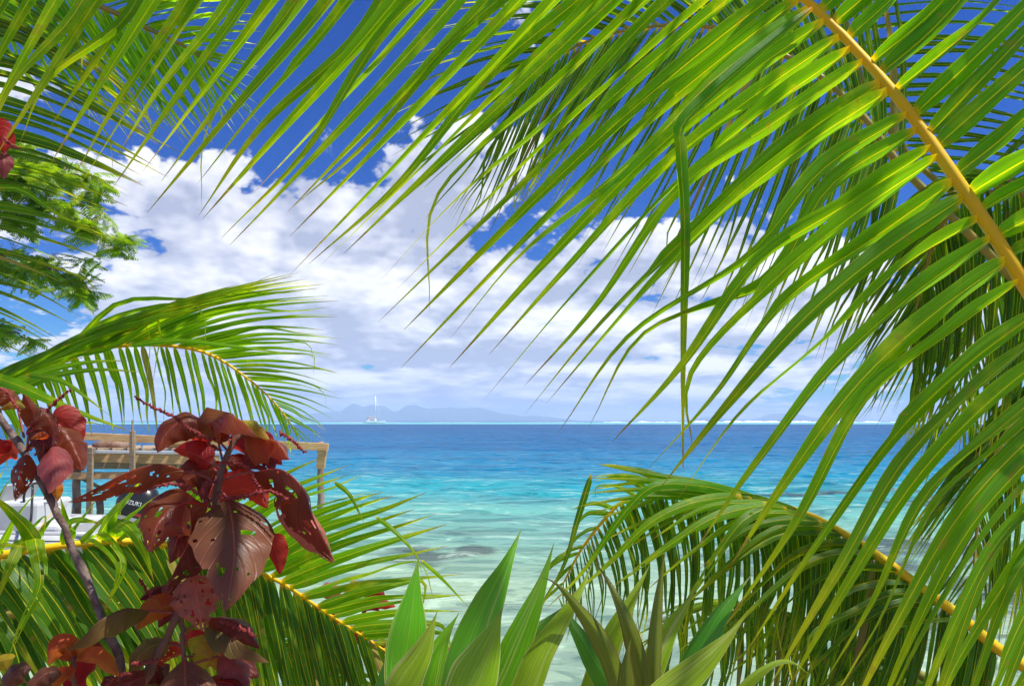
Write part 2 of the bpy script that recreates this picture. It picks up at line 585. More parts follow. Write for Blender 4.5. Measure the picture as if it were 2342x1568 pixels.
# ------------------------------------------------------------------ plant materials
def leaf_material(name, base, glow, rib=(0.42, 0.37, 0.02), edge=(0.26, 0.33, 0.015), yellow=(0.33, 0.35, 0.008), blotch=0.35, trans=0.45,
                  rough=0.36, vein_n=26.0, tip_dry=0.9, rib_w=0.035, spots=0.35, streak=None, edge_w=0.47, spec=0.3):
    m, k, out = material(name)
    uv = k.n("ShaderNodeUVMap").outputs[0]
    u, v, _ = k.sep(uv)
    rnd = k.n("ShaderNodeObjectInfo").outputs["Random"]
    obj = k.n("ShaderNodeTexCoord").outputs["Object"]
    off = k.math("ABSOLUTE", k.math("SUBTRACT", u, 0.5))
    lines = k.noise(k.comb(k.math("MULTIPLY", u, vein_n), k.math("MULTIPLY", v, 2.0), k.math("MULTIPLY", rnd, 50.0)), 1.0, 3, 0.6)
    patch = k.noise(obj, 9.0, 4, 0.6)
    fine = k.noise(obj, 60.0, 3, 0.6)
    dark = tuple(c * 0.62 for c in base)
    col = k.mix(k.step(lines, 0.35, 0.65), base, dark)
    if streak:
        st = k.math("MULTIPLY", k.step(k.noise(k.comb(k.math("MULTIPLY", u, 14.0), k.math("MULTIPLY", v, 0.5), k.math("MULTIPLY", rnd, 90.0)), 1.0, 1, 0.5), 0.60, 0.66), 0.55)
        st = k.math("MAXIMUM", st, k.step(off, 0.475, 0.49, 0.0, 0.8))
        col = k.mix(st, col, streak)
    yb = k.math("MULTIPLY", k.step(patch, 0.52, 0.72), blotch)
    yb = k.math("MULTIPLY_ADD", k.math("MULTIPLY", rnd, rnd), blotch * 0.45, yb, clamp=True)
    tipw = k.math("MULTIPLY", k.step(k.math("MULTIPLY_ADD", k.math("SUBTRACT", patch, 0.5), 0.5, v), 0.62, 0.98), 0.8 * min(1.0, tip_dry))
    col = k.mix(k.math("MAXIMUM", yb, tipw), col, yellow)
    col = k.mix(k.step(off, edge_w, 0.495, 0.0, 0.8), col, edge)
    col = k.mix(k.step(off, rib_w, rib_w * 0.35, 0.0, 0.95), col, rib)
    sp = k.math("MULTIPLY", k.step(k.noise(obj, 30.0, 2, 0.5), 0.655, 0.70), spots)
    col = k.mix(sp, col, (0.20, 0.12, 0.035))
    dry = k.math("MULTIPLY", k.step(k.math("MULTIPLY_ADD", rnd, 0.07, k.math("MULTIPLY_ADD", k.math("SUBTRACT", fine, 0.5), 0.12, v)), 0.955, 1.0), tip_dry, clamp=True)
    col = k.mix(dry, col, (0.17, 0.10, 0.04))
    col = k.mix(k.step(v, 0.045, 0.0, 0.0, 0.85), col, (0.52, 0.30, 0.015))
    # each leaf a little different
    hs = k.n("ShaderNodeHueSaturation")
    k.put(hs.inputs["Hue"], k.math("MULTIPLY_ADD", rnd, 0.022, 0.489))
    k.put(hs.inputs["Value"], k.math("MULTIPLY_ADD", rnd, 0.35, 0.82))
    k.link(col, hs.inputs["Color"])
    b = k.n("ShaderNodeBsdfPrincipled")
    k.link(hs.outputs[0], b.inputs["Base Color"])
    k.put(b.inputs["Roughness"], k.math("MULTIPLY_ADD", patch, 0.2, rough - 0.1))
    b.inputs["Specular IOR Level"].default_value = spec
    bp = k.n("ShaderNodeBump")
    bp.inputs["Strength"].default_value = 0.45
    bp.inputs["Distance"].default_value = 0.003
    k.put(bp.inputs["Height"], k.math("MULTIPLY_ADD", fine, 0.3, lines))
    k.link(bp.outputs[0], b.inputs["Normal"])
    tr = k.n("ShaderNodeBsdfTranslucent")
    gl = k.mix(1.0, hs.outputs[0], glow, "MULTIPLY")
    k.link(gl, tr.inputs["Color"])
    mxs = k.n("ShaderNodeMixShader")
    mxs.inputs[0].default_value = trans
    k.link(b.outputs[0], mxs.inputs[1])
    k.link(tr.outputs[0], mxs.inputs[2])
    k.link(mxs.outputs[0], out.inputs[0])
    return m


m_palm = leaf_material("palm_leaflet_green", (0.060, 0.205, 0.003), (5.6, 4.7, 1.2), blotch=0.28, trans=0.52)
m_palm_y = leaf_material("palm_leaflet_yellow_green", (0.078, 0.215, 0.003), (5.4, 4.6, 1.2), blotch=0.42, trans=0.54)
m_palm_shaded = leaf_material("palm_leaflet_shaded_green", (0.030, 0.115, 0.003), (6.0, 5.0, 1.2), blotch=0.18, trans=0.40)  # leaflet green darkened: shade on rear and lower leaflets put into the colour
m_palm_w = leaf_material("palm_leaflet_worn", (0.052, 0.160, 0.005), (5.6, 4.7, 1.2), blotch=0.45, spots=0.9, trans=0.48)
m_palm_dry = leaf_material("palm_leaflet_straw", (0.34, 0.27, 0.07), (1.9, 1.7, 1.2), rib=(0.4, 0.3, 0.08), edge=(0.4, 0.3, 0.1), blotch=0.5, trans=0.4)
m_rachis = plain_mat("golden_leaf_stalk", (0.82, 0.47, 0.010), 0.5, var=0.35, scale=14.0, col2=(0.68, 0.48, 0.015), bump=0.1, spec=0.2)
m_rachis_g = plain_mat("olive_leaf_stalk", (0.36, 0.27, 0.04), 0.45, scale=12.0, col2=(0.25, 0.24, 0.04), bump=0.1)
m_trunk = plain_mat("palm_bark", (0.26, 0.21, 0.16), 0.9, var=0.5, scale=5.0, stretch=(1, 1, 6), bump=0.8)


# ------------------------------------------------------------------ blades, fronds, palms
def palm_profile(t):
    """width of a coconut leaflet along its length"""
    if t < 0.03:
        return 0.30 + 0.42 * (t / 0.03) ** 0.6
    if t < 0.16:
        return 0.72 + 0.28 * math.sin((t - 0.03) / 0.13 * math.pi / 2)
    x = (t - 0.16) / 0.84
    return max(0.015, (1 - x ** 1.22) ** 0.95 if x < 1 else 0.015)


def ovate_profile(t):
    return max(0.02, (math.sin(math.pi * min(1.0, t ** 0.62)) ** 0.75) if t < 1 else 0.02)


def strap_profile(t):
    return max(0.02, (0.62 + 0.38 * math.sin(math.pi * min(1.0, t / 0.9) ** 1.0)) * (1 - max(0.0, (t - 0.5) / 0.5) ** 2.0))


def make_blade(name, pts, width, mat, parent, nseg=14, ncr=2, prof=palm_profile, facing=None, roll=0.0, twist=0.0, fold=0.35, curl=0.0,
               wave=0.0, holes=0.0, seed=0, notch=None, lift=0.0):
    """one leaf: pts are world points of its centre line; facing = unit vector the leaf's upper face looks to at its base"""
    cl = [Vector(p) for p in catmull([tuple(p) for p in pts], nseg)]
    vs, uvs, fs = [], [], []
    cols = 2 * ncr + 1
    rs = random.Random(seed)
    ph = rs.uniform(0, 6.28)
    for i, p in enumerate(cl):
        t = i / nseg
        tan = (cl[min(i + 1, nseg)] - cl[max(i - 1, 0)]).normalized()
        f = facing if facing is not None else ((CAM - p).normalized() + Vector((0, 0, lift))).normalized()
        n = f - tan * f.dot(tan)
        if n.length < 0.05:
            n = UPV - tan * UPV.dot(tan)
        n.normalize()
        n = Quaternion(tan, roll + twist * t) @ n
        s = tan.cross(n)
        hw = width * 0.5 * prof(t) * (1 + 0.07 * noise.noise(Vector((t * 7.0, seed * 0.37, 2.0))))
        cut = 1.0
        if notch and t > notch[0]:
            cut = notch[1]
        for j in range(cols):
            vv = (j - ncr) / ncr
            a = abs(vv)
            if cut < 1 and vv > 0:
                a2 = a * cut
            else:
                a2 = a
            x = hw * a2 * math.cos(fold) * (1 if vv >= 0 else -1)
            z = -hw * a2 * math.sin(fold) - curl * hw * a2 * a2
            z += wave * hw * a2 * math.sin(t * 21 + ph + (1.3 if vv > 0 else 0))
            vs.append(p + s * x + n * z)
            uvs.append((0.5 + 0.5 * vv, t))
    for i in range(nseg):
        for j in range(cols - 1):
            if holes:
                t = (i + 0.5) / nseg
                vv = (j + 0.5 - ncr) / ncr
                nz = noise.noise(Vector((t * 9.0 + seed * 3.7, vv * 5.0, seed * 1.3))) + 0.35 * noise.noise(Vector((t * 26.0, vv * 15.0, seed)))
                if nz > 0.62 - holes * (0.15 + 0.95 * t) and 0.12 < t and abs(vv) > 0.07:
                    continue
            a = i * cols + j
            fs.append([a, a + 1, a + cols + 1, a + cols])
    return mesh_obj(name, vs, fs, mat, parent, uvs)


def rachis_curve(pts):
    """pts: (x, y, depth, radius in m) -> sampler s in 0..1 -> (world point, radius)"""
    samp = catmull(pts, 160)
    W = [P(p[0], p[1], p[2]) for p in samp]
    cum = [0.0]
    for a, b_ in zip(W, W[1:]):
        cum.append(cum[-1] + (b_ - a).length)

    def at(s):
        t = min(max(s, 0.0), 1.0) * cum[-1]
        lo, hi = 0, len(cum) - 1
        while hi - lo > 1:
            mid = (lo + hi) // 2
            if cum[mid] <= t:
                lo = mid
            else:
                hi = mid
        f = (t - cum[lo]) / max(1e-9, cum[hi] - cum[lo])
        return W[lo].lerp(W[hi], f), samp[lo][3] + (samp[hi][3] - samp[lo][3]) * f
    return at, W, samp


def nearest_s(pts, x, y):
    """param on the rachis nearest to a pixel"""
    samp = catmull(pts, 400)
    W = [P(p[0], p[1], p[2]) for p in samp]
    cum = [0.0]
    for a, b_ in zip(W, W[1:]):
        cum.append(cum[-1] + (b_ - a).length)
    best = min(range(len(samp)), key=lambda i: (samp[i][0] - x) ** 2 + (samp[i][1] - y) ** 2)
    return cum[best] / cum[-1]


def make_frond(parent, pts, sides, extra=(), rmat=None, lmat=None, seed=1, label=None, nseg=14, ncr=2):
    """a palm frond: curved stalk plus its leaflets, each leaflet an object of its own.
    sides: dicts with n, rows [(base x, base y, mid x, mid y, mid depth, tip x, tip y, tip depth, width)], jit, fold, roll, ..."""
    rs = random.Random(seed)
    at, W, samp = rachis_curve(pts)
    mb = MB()
    step_ = 4
    ids = list(range(0, len(W), step_))
    mb.tube([W[i] for i in ids], [samp[i][3] for i in ids], 10)
    fr = mb.build("palm_frond", rmat or m_rachis, parent, smooth=True)
    if label:
        fr["label"] = label
    for sd in sides:
        rows = sorted((nearest_s(pts, r[0], r[1]),) + tuple(r[2:]) for r in sd["rows"])
        s0, s1 = rows[0][0], rows[-1][0]
        n = sd["n"]
        jit = sd.get("jit", 12)
        for i in range(n):
            s = s0 + (s1 - s0) * (i + rs.uniform(-0.34, 0.34)) / max(1, n - 1)
            s = min(max(s, s0), s1)
            mx_, my_, md, tx, ty, td, wd = lerp_table(rows, s)
            base, rad = at(s)
            k = rs.uniform(-1, 1)
            k2 = rs.gauss(0, 1)
            mid = P(mx_ + k * jit * 0.6, my_ + k2 * jit * 0.5, md + rs.uniform(-.03, .03))
            tip = P(tx + k * jit * 1.4 + rs.gauss(0, 0.5) * jit, ty + k2 * jit * 1.3, td + rs.uniform(-.05, .05))
            L = rs.uniform(0.93, 1.05)
            tip = base + (tip - base) * L
            line = [base, base.lerp(mid, 0.5) + (mid - base.lerp(tip, 0.5)) * 0.22, mid, mid.lerp(tip, 0.55) + (mid - base.lerp(tip, 0.5)) * 0.12, tip]
            if rs.random() < sd.get("kink", 0.35):           # a crease part-way along
                sv = (tip - base).cross(FWD).normalized() * (tip - base).length * rs.gauss(0, 0.022)
                line[2] = line[2] + sv
                line[3] = line[3] - sv * 0.5
            if rs.random() < sd.get("bent", 0.12):          # a snapped tip that hangs
                q_ = line[3]
                ln = (tip - q_).length
                line[4] = q_ + Vector((rs.uniform(-.1, .35) * (1 if tip.x > base.x else -1), 0, -0.75)).normalized() * ln * rs.uniform(.7, 1.0)
            make_blade("leaflet", line, wd * rs.uniform(0.86, 1.1), sd.get("mat", lmat or m_palm) if rs.random() > sd.get("dry", 0.025) else m_palm_dry, fr, nseg, ncr,
                       facing=sd.get("facing"), lift=sd.get("lift", 0.0), roll=sd.get("roll", 0.0) + rs.gauss(0, sd.get("rollj", 0.28)), twist=rs.gauss(sd.get("tw", 0.0), sd.get("twj", 0.5)),
                       fold=sd.get("fold", 0.42) * rs.uniform(0.6, 1.25), wave=0.11, seed=rs.randint(0, 9999), notch=(rs.uniform(.3, .85), rs.uniform(.25, .8)) if rs.random() < .22 else None)
    for e in extra:                                          # single leaflets seen one by one
        make_blade("leaflet", [P(*p) for p in e["pts"]], e["w"], e.get("mat", lmat or m_palm), fr, e.get("nseg", 20), ncr, roll=e.get("roll", 0.0), lift=e.get("lift", sides[0].get("lift", 0.0)),
                   twist=e.get("tw", 0.0), fold=e.get("fold", 0.3), wave=0.05, seed=rs.randint(0, 9999), holes=e.get("holes", 0.0), prof=e.get("prof", palm_profile))
    return fr


def palm_trunk(parent, base, top, r0, r1):
    mb = MB()
    base, top = Vector(base), Vector(top)
    n = 26
    pts, rad = [], []
    for i in range(n + 1):
        t = i / n
        p = base.lerp(top, t)
        p.x += 0.12 * math.sin(t * 2.2)
        pts.append(p)
        rad.append((r0 + (r1 - r0) * t) * (1.06 if i % 2 else 0.97) * (1 + 0.5 * max(0, 0.12 - t)))
    mb.tube(pts, rad, 14)
    return mb.build("trunk", m_trunk, parent, smooth=True)


def shade_frond(parent, pts, n, leng, wd, mat, seed):
    """a frond given by world points of its stalk; leaflets leave both sides and droop"""
    rs = random.Random(seed)
    W = [Vector(p) for p in catmull([tuple(p) for p in pts], 60)]
    mb = MB()
    mb.tube(W, [0.022 * (1 - 0.85 * i / 60) + .002 for i in range(61)], 8)
    fr = mb.build("palm_frond", m_rachis, parent, smooth=True)  # frond added out of view for the shade it casts
    for i in range(n):
        t = 0.16 + 0.84 * (i + 0.5) / n
        j = min(59, int(t * 60))
        base = W[j]
        tan = (W[j + 1] - W[j]).normalized()
        sid = tan.cross(Vector((0, 0, 1))).normalized()
        L = leng * math.sin(math.pi * (0.22 + 0.66 * t)) * rs.uniform(.9, 1.08)
        for sg in (-1, 1):
            d_ = (sid * sg * 0.85 + tan * 0.55 + Vector((0, 0, 0.18))).normalized()
            line = [base, base + d_ * L * .35, base + d_ * L * .68 + Vector((0, 0, -.10 * L)), base + d_ * L * .95 + Vector((0, 0, -.34 * L))]
            make_blade("leaflet", line, wd, mat, fr, 9, 1, facing=Vector((0, 0, 1)), roll=rs.gauss(0, .3), fold=.35, seed=rs.randint(0, 999))
    return fr

# ------------------------------------------------------------------ palm at the right: the big frond overhead and the ones behind it
palm_r = empty("coconut_palm", (2.55, 2.3, 0.6))
tag(palm_r, "coconut palm whose huge golden-ribbed frond hangs across the top and right", "palm", "coconut palms on the shore")
palm_trunk(palm_r, (2.55, 2.3, 0.45), (2.2, 2.05, 1.9), 0.17, 0.12)

A = [(2790, 1190, 1.62, 0.0257), (2600, 1010, 1.42, 0.0212), (2450, 830, 1.30, 0.0148), (2342, 648, 1.28, 0.0117), (2262, 520, 1.31, 0.0114), (2179, 398, 1.34, 0.0110), (2112, 300, 1.38, 0.0105), (2045, 213, 1.42, 0.0099), (1979, 137, 1.46, 0.0092), (1909, 63, 1.5, 0.0087), (1835, -6, 1.53, 0.0084),
     (1720, -95, 1.55, 0.0079), (1560, -185, 1.56, 0.0076), (1350, -265, 1.56, 0.0068), (1100, -325, 1.54, 0.0061), (800, -360, 1.5, 0.0053), (500, -365, 1.46, 0.0046), (200, -340, 1.42, 0.0038), (-80, -290, 1.38, 0.0030), (-300, -230, 1.36, 0.0023)]
frond_a_left = dict(dry=0.0, lift=-0.8, n=78, jit=13, fold=0.40, rollj=0.26, bent=0.03, kink=0.5, twj=0.6, mat=m_palm_y, rows=[
    (-300, -230, -450, 60, 1.32, -560, 260, 1.30, 0.0287),
    (-80, -290, -290, 40, 1.34, -390, 300, 1.32, 0.0309),
    (200, -340, -30, 20, 1.38, -170, 330, 1.34, 0.0342),
    (500, -365, 235, 10, 1.42, 20, 355, 1.36, 0.0364),
    (800, -360, 530, 30, 1.46, 260, 415, 1.40, 0.0375),
    (1100, -325, 790, 60, 1.50, 430, 490, 1.42, 0.0386),
    (1350, -265, 1010, 130, 1.50, 620, 540, 1.42, 0.0397),
    (1560, -185, 1170, 200, 1.50, 740, 620, 1.42, 0.0408),
    (1720, -95, 1310, 270, 1.48, 860, 720, 1.40, 0.0420),
    (1835, -6, 1395, 338, 1.47, 930, 800, 1.38, 0.0431),
    (1909, 63, 1488, 388, 1.44, 1060, 855, 1.36, 0.0442),
    (1979, 137, 1562, 446, 1.4, 1150, 905, 1.32, 0.0453),
    (2045, 213, 1638, 513, 1.36, 1225, 965, 1.28, 0.0464),
    (2112, 300, 1713, 596, 1.32, 1310, 1040, 1.24, 0.0464),
    (2179, 398, 1802, 683, 1.28, 1430, 1110, 1.20, 0.0464),
    (2262, 520, 1899, 798, 1.24, 1560, 1230, 1.16, 0.0453),
    (2342, 648, 2002, 942, 1.2, 1690, 1410, 1.12, 0.0453),
    (2450, 830, 2126, 1145, 1.2, 1840, 1620, 1.10, 0.0442),
    (2600, 1010, 2300, 1300, 1.25, 2070, 1830, 1.15, 0.0420), (2700, 1100, 2440, 1420, 1.35, 2250, 1900, 1.25, 0.0414)])
frond_a_right = dict(dry=0.0, lift=-0.7, n=19, jit=14, fold=0.36, rollj=0.2, bent=0.0, mat=m_palm, rows=[
    (1720, -95, 1960, -420, 1.50, 2060, -760, 1.5, 0.0397),
    (1835, -6, 2040, -260, 1.50, 2180, -650, 1.5, 0.0420),
    (1979, 137, 2220, -90, 1.44, 2420, -420, 1.44, 0.0442),
    (2112, 300, 2330, 90, 1.36, 2600, -170, 1.36, 0.0442),
    (2179, 398, 2400, 250, 1.32, 2720, 60, 1.30, 0.0442),
    (2262, 520, 2440, 430, 1.28, 2760, 300, 1.26, 0.0420),
    (2342, 648, 2560, 590, 1.25, 2860, 560, 1.22, 0.0420)])
make_frond(palm_r, A, [frond_a_left, frond_a_right], seed=11, nseg=22, ncr=2,
           extra=[dict(pts=[(1860, 20, 1.50), (1740, 120, 1.45), (1630, 215, 1.40), (1562, 285, 1.37), (1556, 340, 1.36), (1566, 520, 1.35), (1563, 740, 1.34), (1561, 920, 1.33), (1562, 1068, 1.33)], w=.036, fold=0.75, roll=.15, mat=m_palm, nseg=44, prof=lambda t: palm_profile(max(0.0, t * 0.97) ** 1.25))])

# unseen fronds added to this crown, out of frame, to shade what lies below
shade_frond(palm_r, [(2.2, 2.0, 1.95), (2.35, 1.8, 3.2), (2.35, 1.65, 4.1), (2.2, 1.5, 4.5), (2.0, 1.4, 4.6)], 36, .95, .045, m_palm, 302)
shade_frond(palm_r, [(2.25, 2.05, 1.95), (2.6, 2.3, 3.2), (2.6, 2.6, 4.0), (2.3, 2.9, 4.3)], 34, .95, .045, m_palm, 303)
shade_frond(palm_r, [(2.3, 2.0, 1.95), (2.9, 1.9, 3.3), (3.2, 2.1, 4.0), (3.6, 2.4, 4.2)], 34, .95, .05, m_palm, 304)
shade_frond(palm_r, [(2.15, 1.9, 1.95), (2.15, 1.5, 3.2), (1.9, 1.1, 4.0), (1.3, .8, 4.3), (.6, .75, 4.3), (0, .8, 4.0)], 24, .95, .05, m_palm, 305)
B = [(2560, 900, 3.2, .022), (2300, 620, 3.1, .019), (2060, 380, 3.1, .016), (1990, 285, 3.12, .015), (1889, 185, 3.15, .013), (1800, 130, 3.2, .012), (1709, 87, 3.22, .011), (1640, 66, 3.25, .010), (1561, 57, 3.3, .009), (1470, 63, 3.3, .008), (1378, 83, 3.35, .007), (1300, 115, 3.4, .006),
     (1230, 165, 3.4, .005), (1190, 215, 3.4, .004), (1165, 262, 3.4, .003)]
B_up = dict(lift=-0.6, n=46, jit=9, fold=0.5, rollj=0.4, mat=m_palm_shaded, rows=[
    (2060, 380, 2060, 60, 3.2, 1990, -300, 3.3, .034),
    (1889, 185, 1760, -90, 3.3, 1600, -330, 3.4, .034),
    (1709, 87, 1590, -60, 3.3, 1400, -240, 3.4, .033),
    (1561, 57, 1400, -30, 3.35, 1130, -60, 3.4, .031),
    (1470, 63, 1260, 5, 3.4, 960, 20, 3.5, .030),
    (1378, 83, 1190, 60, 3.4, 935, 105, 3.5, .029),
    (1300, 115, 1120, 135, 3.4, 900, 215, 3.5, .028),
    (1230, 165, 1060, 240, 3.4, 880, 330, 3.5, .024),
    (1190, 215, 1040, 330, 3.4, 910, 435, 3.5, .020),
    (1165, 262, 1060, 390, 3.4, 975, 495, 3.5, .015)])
B_down = dict(lift=-0.5, n=74, jit=9, fold=0.5, rollj=0.4, mat=m_palm_shaded, rows=[
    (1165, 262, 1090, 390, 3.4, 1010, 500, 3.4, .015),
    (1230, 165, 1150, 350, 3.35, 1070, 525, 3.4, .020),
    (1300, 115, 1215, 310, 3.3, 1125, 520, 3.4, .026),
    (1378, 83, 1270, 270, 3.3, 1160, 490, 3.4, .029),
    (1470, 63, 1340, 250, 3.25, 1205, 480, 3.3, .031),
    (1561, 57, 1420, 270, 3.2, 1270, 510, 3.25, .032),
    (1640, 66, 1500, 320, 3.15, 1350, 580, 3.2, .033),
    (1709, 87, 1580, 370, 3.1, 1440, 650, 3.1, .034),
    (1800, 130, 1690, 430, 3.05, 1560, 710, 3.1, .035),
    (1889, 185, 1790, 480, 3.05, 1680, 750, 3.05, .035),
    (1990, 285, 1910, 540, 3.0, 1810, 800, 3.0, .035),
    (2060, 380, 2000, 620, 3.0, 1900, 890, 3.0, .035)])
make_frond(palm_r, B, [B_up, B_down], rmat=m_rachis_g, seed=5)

H = [(2620, 900, 2.9, .02), (2450, 600, 3.0, .018), (2330, 430, 3.1, .016), (2230, 420, 3.2, .013), (2150, 520, 3.3, .010), (2105, 660, 3.35, .007), (2085, 800, 3.4, .004)]
H_l = dict(lift=-0.4, n=40, jit=13, fold=0.5, rollj=0.5, mat=m_palm_shaded, rows=[
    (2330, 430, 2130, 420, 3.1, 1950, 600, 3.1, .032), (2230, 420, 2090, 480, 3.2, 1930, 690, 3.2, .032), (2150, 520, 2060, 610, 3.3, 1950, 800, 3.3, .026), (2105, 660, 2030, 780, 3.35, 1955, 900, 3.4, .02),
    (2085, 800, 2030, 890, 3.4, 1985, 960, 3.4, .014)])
H_r = dict(lift=-0.3, n=64, jit=14, fold=0.5, rollj=0.5, mat=m_palm_shaded, rows=[
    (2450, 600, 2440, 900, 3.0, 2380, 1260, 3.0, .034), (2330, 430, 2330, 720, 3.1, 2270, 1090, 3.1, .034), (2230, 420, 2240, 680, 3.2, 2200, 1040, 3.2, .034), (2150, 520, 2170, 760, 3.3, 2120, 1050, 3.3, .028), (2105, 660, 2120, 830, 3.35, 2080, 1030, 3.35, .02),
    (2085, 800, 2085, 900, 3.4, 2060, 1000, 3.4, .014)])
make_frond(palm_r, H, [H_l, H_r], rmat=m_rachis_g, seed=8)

# second palm, beside the first: fans of leaflets seen through it at the right edge
palm_r2 = empty("coconut_palm", (4.6, 4.3, 0.0))
tag(palm_r2, "coconut palm mostly hidden behind the big frond at the right edge", "palm", "coconut palms on the shore")
palm_trunk(palm_r2, (4.6, 4.3, -0.4), (4.0, 4.0, 3.3), 0.2, 0.13)
shade_frond(palm_r2, [(3.95, 3.9, 3.4), (3.6, 3.5, 5.0), (2.8, 3.0, 5.7), (1.8, 2.6, 5.8), (.9, 2.4, 5.4)], 40, 1.0, .05, m_palm, 311)  # added unseen fronds that darken the leaflets behind the big frond
shade_frond(palm_r2, [(3.95, 3.9, 3.4), (3.3, 4.1, 5.2), (2.4, 4.0, 5.95), (1.4, 3.8, 6.0), (.6, 3.6, 5.6)], 40, 1.0, .05, m_palm, 312)
shade_frond(palm_r2, [(3.95, 3.9, 3.4), (4.0, 3.4, 5.0), (3.7, 2.8, 5.7), (3.2, 2.2, 5.8), (2.7, 1.7, 5.4)], 40, 1.0, .05, m_palm, 313)
H2 = [(2700, 640, 4.0, .024), (2400, 560, 4.0, .02), (2150, 420, 4.0, .017), (2010, 260, 4.05, .014), (1945, 90, 4.1, .012), (1915, -90, 4.1, .009), (1910, -260, 4.1, .005)]
H2_r = dict(lift=-0.6, n=34, jit=9, fold=0.5, rollj=0.5, mat=m_palm_shaded, rows=[
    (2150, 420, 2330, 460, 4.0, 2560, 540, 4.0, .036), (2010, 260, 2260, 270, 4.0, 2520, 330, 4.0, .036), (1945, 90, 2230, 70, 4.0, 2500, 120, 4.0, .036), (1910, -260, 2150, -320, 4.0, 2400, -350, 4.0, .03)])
H2_l = dict(lift=-0.5, n=26, jit=9, fold=0.5, rollj=0.5, mat=m_palm_shaded, rows=[
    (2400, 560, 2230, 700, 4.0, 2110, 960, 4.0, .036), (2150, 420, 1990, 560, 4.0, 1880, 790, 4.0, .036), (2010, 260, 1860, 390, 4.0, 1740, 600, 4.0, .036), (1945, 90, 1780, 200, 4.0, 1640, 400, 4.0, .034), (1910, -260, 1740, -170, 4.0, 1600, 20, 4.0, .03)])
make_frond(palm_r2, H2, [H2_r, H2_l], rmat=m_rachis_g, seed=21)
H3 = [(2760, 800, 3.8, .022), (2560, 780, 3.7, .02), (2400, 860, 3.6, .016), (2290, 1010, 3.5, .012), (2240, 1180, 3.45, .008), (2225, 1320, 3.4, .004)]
H3_l = dict(lift=-0.2, n=40, jit=14, fold=0.5, rollj=0.5, mat=m_palm_shaded, rows=[
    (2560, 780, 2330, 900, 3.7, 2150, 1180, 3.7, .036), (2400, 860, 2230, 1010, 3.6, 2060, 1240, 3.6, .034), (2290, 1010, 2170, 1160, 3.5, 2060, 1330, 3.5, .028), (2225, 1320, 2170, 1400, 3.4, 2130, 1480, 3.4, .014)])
H3_r = dict(lift=-0.2, n=40, jit=14, fold=0.5, rollj=0.5, mat=m_palm_shaded, rows=[
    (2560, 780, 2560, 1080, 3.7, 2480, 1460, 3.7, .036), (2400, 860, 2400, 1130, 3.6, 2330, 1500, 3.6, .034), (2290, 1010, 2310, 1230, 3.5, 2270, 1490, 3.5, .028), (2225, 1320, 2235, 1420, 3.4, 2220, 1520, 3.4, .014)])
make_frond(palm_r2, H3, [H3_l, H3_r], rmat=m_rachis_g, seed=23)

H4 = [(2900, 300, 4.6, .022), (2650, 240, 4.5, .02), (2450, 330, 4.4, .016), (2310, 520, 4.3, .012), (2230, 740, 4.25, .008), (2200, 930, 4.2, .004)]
H4_l = dict(lift=-0.3, n=36, jit=14, fold=0.5, rollj=0.5, mat=m_palm_shaded, rows=[
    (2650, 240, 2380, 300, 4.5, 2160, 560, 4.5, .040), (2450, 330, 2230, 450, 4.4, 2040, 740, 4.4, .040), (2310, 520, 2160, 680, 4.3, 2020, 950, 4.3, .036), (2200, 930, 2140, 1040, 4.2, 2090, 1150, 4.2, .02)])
H4_r = dict(lift=-0.3, n=40, jit=14, fold=0.5, rollj=0.5, mat=m_palm_shaded, rows=[
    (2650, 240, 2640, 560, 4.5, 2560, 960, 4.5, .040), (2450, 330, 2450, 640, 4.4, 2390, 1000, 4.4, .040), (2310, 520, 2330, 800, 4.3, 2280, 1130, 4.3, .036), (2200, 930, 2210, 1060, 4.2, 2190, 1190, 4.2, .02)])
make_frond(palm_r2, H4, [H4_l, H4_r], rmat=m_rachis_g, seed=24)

# young palm at the lower right whose frond droops over the water
palm_g = empty("coconut_palm", (3.0, 2.7, 0.5))
tag(palm_g, "young coconut palm with a worn drooping frond over the shallow water at lower right", "palm", "coconut palms on the shore")
palm_trunk(palm_g, (3.0, 2.7, 0.2), (2.75, 2.6, 0.95), 0.16, 0.11)
G = [(2700, 1780, 2.4, .032), (2500, 1640, 2.4, .026), (2342, 1522, 2.42, .021), (2274, 1476, 2.45, .019), (2197, 1409, 2.5, .018), (2119, 1352, 2.52, .017), (2016, 1275, 2.58, .015), (1928, 1218, 2.62, .013), (1835, 1171, 2.66, .012), (1700, 1135, 2.72, .011), (1600, 1122, 2.76, .010), (1490, 1125, 2.8, .008),
     (1425, 1145, 2.82, .007), (1382, 1187, 2.82, .006), (1328, 1257, 2.82, .005), (1290, 1330, 2.82, .003)]
G_dn = dict(lift=0.2, n=112, jit=16, fold=0.55, rollj=0.55, bent=0.1, mat=m_palm_shaded, rows=[
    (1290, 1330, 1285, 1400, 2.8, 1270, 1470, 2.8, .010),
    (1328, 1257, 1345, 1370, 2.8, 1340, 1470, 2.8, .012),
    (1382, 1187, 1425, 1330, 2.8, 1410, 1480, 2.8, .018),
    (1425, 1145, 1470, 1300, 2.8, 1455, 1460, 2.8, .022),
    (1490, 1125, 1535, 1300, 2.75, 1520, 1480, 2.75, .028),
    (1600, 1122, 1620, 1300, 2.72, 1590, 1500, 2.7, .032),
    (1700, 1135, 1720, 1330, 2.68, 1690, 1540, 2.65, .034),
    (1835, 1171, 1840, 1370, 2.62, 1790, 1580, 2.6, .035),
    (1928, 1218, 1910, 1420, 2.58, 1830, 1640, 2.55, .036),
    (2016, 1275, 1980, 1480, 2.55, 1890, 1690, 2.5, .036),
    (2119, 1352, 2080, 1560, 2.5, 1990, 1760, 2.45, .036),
    (2274, 1476, 2230, 1680, 2.42, 2150, 1860, 2.35, .034)])
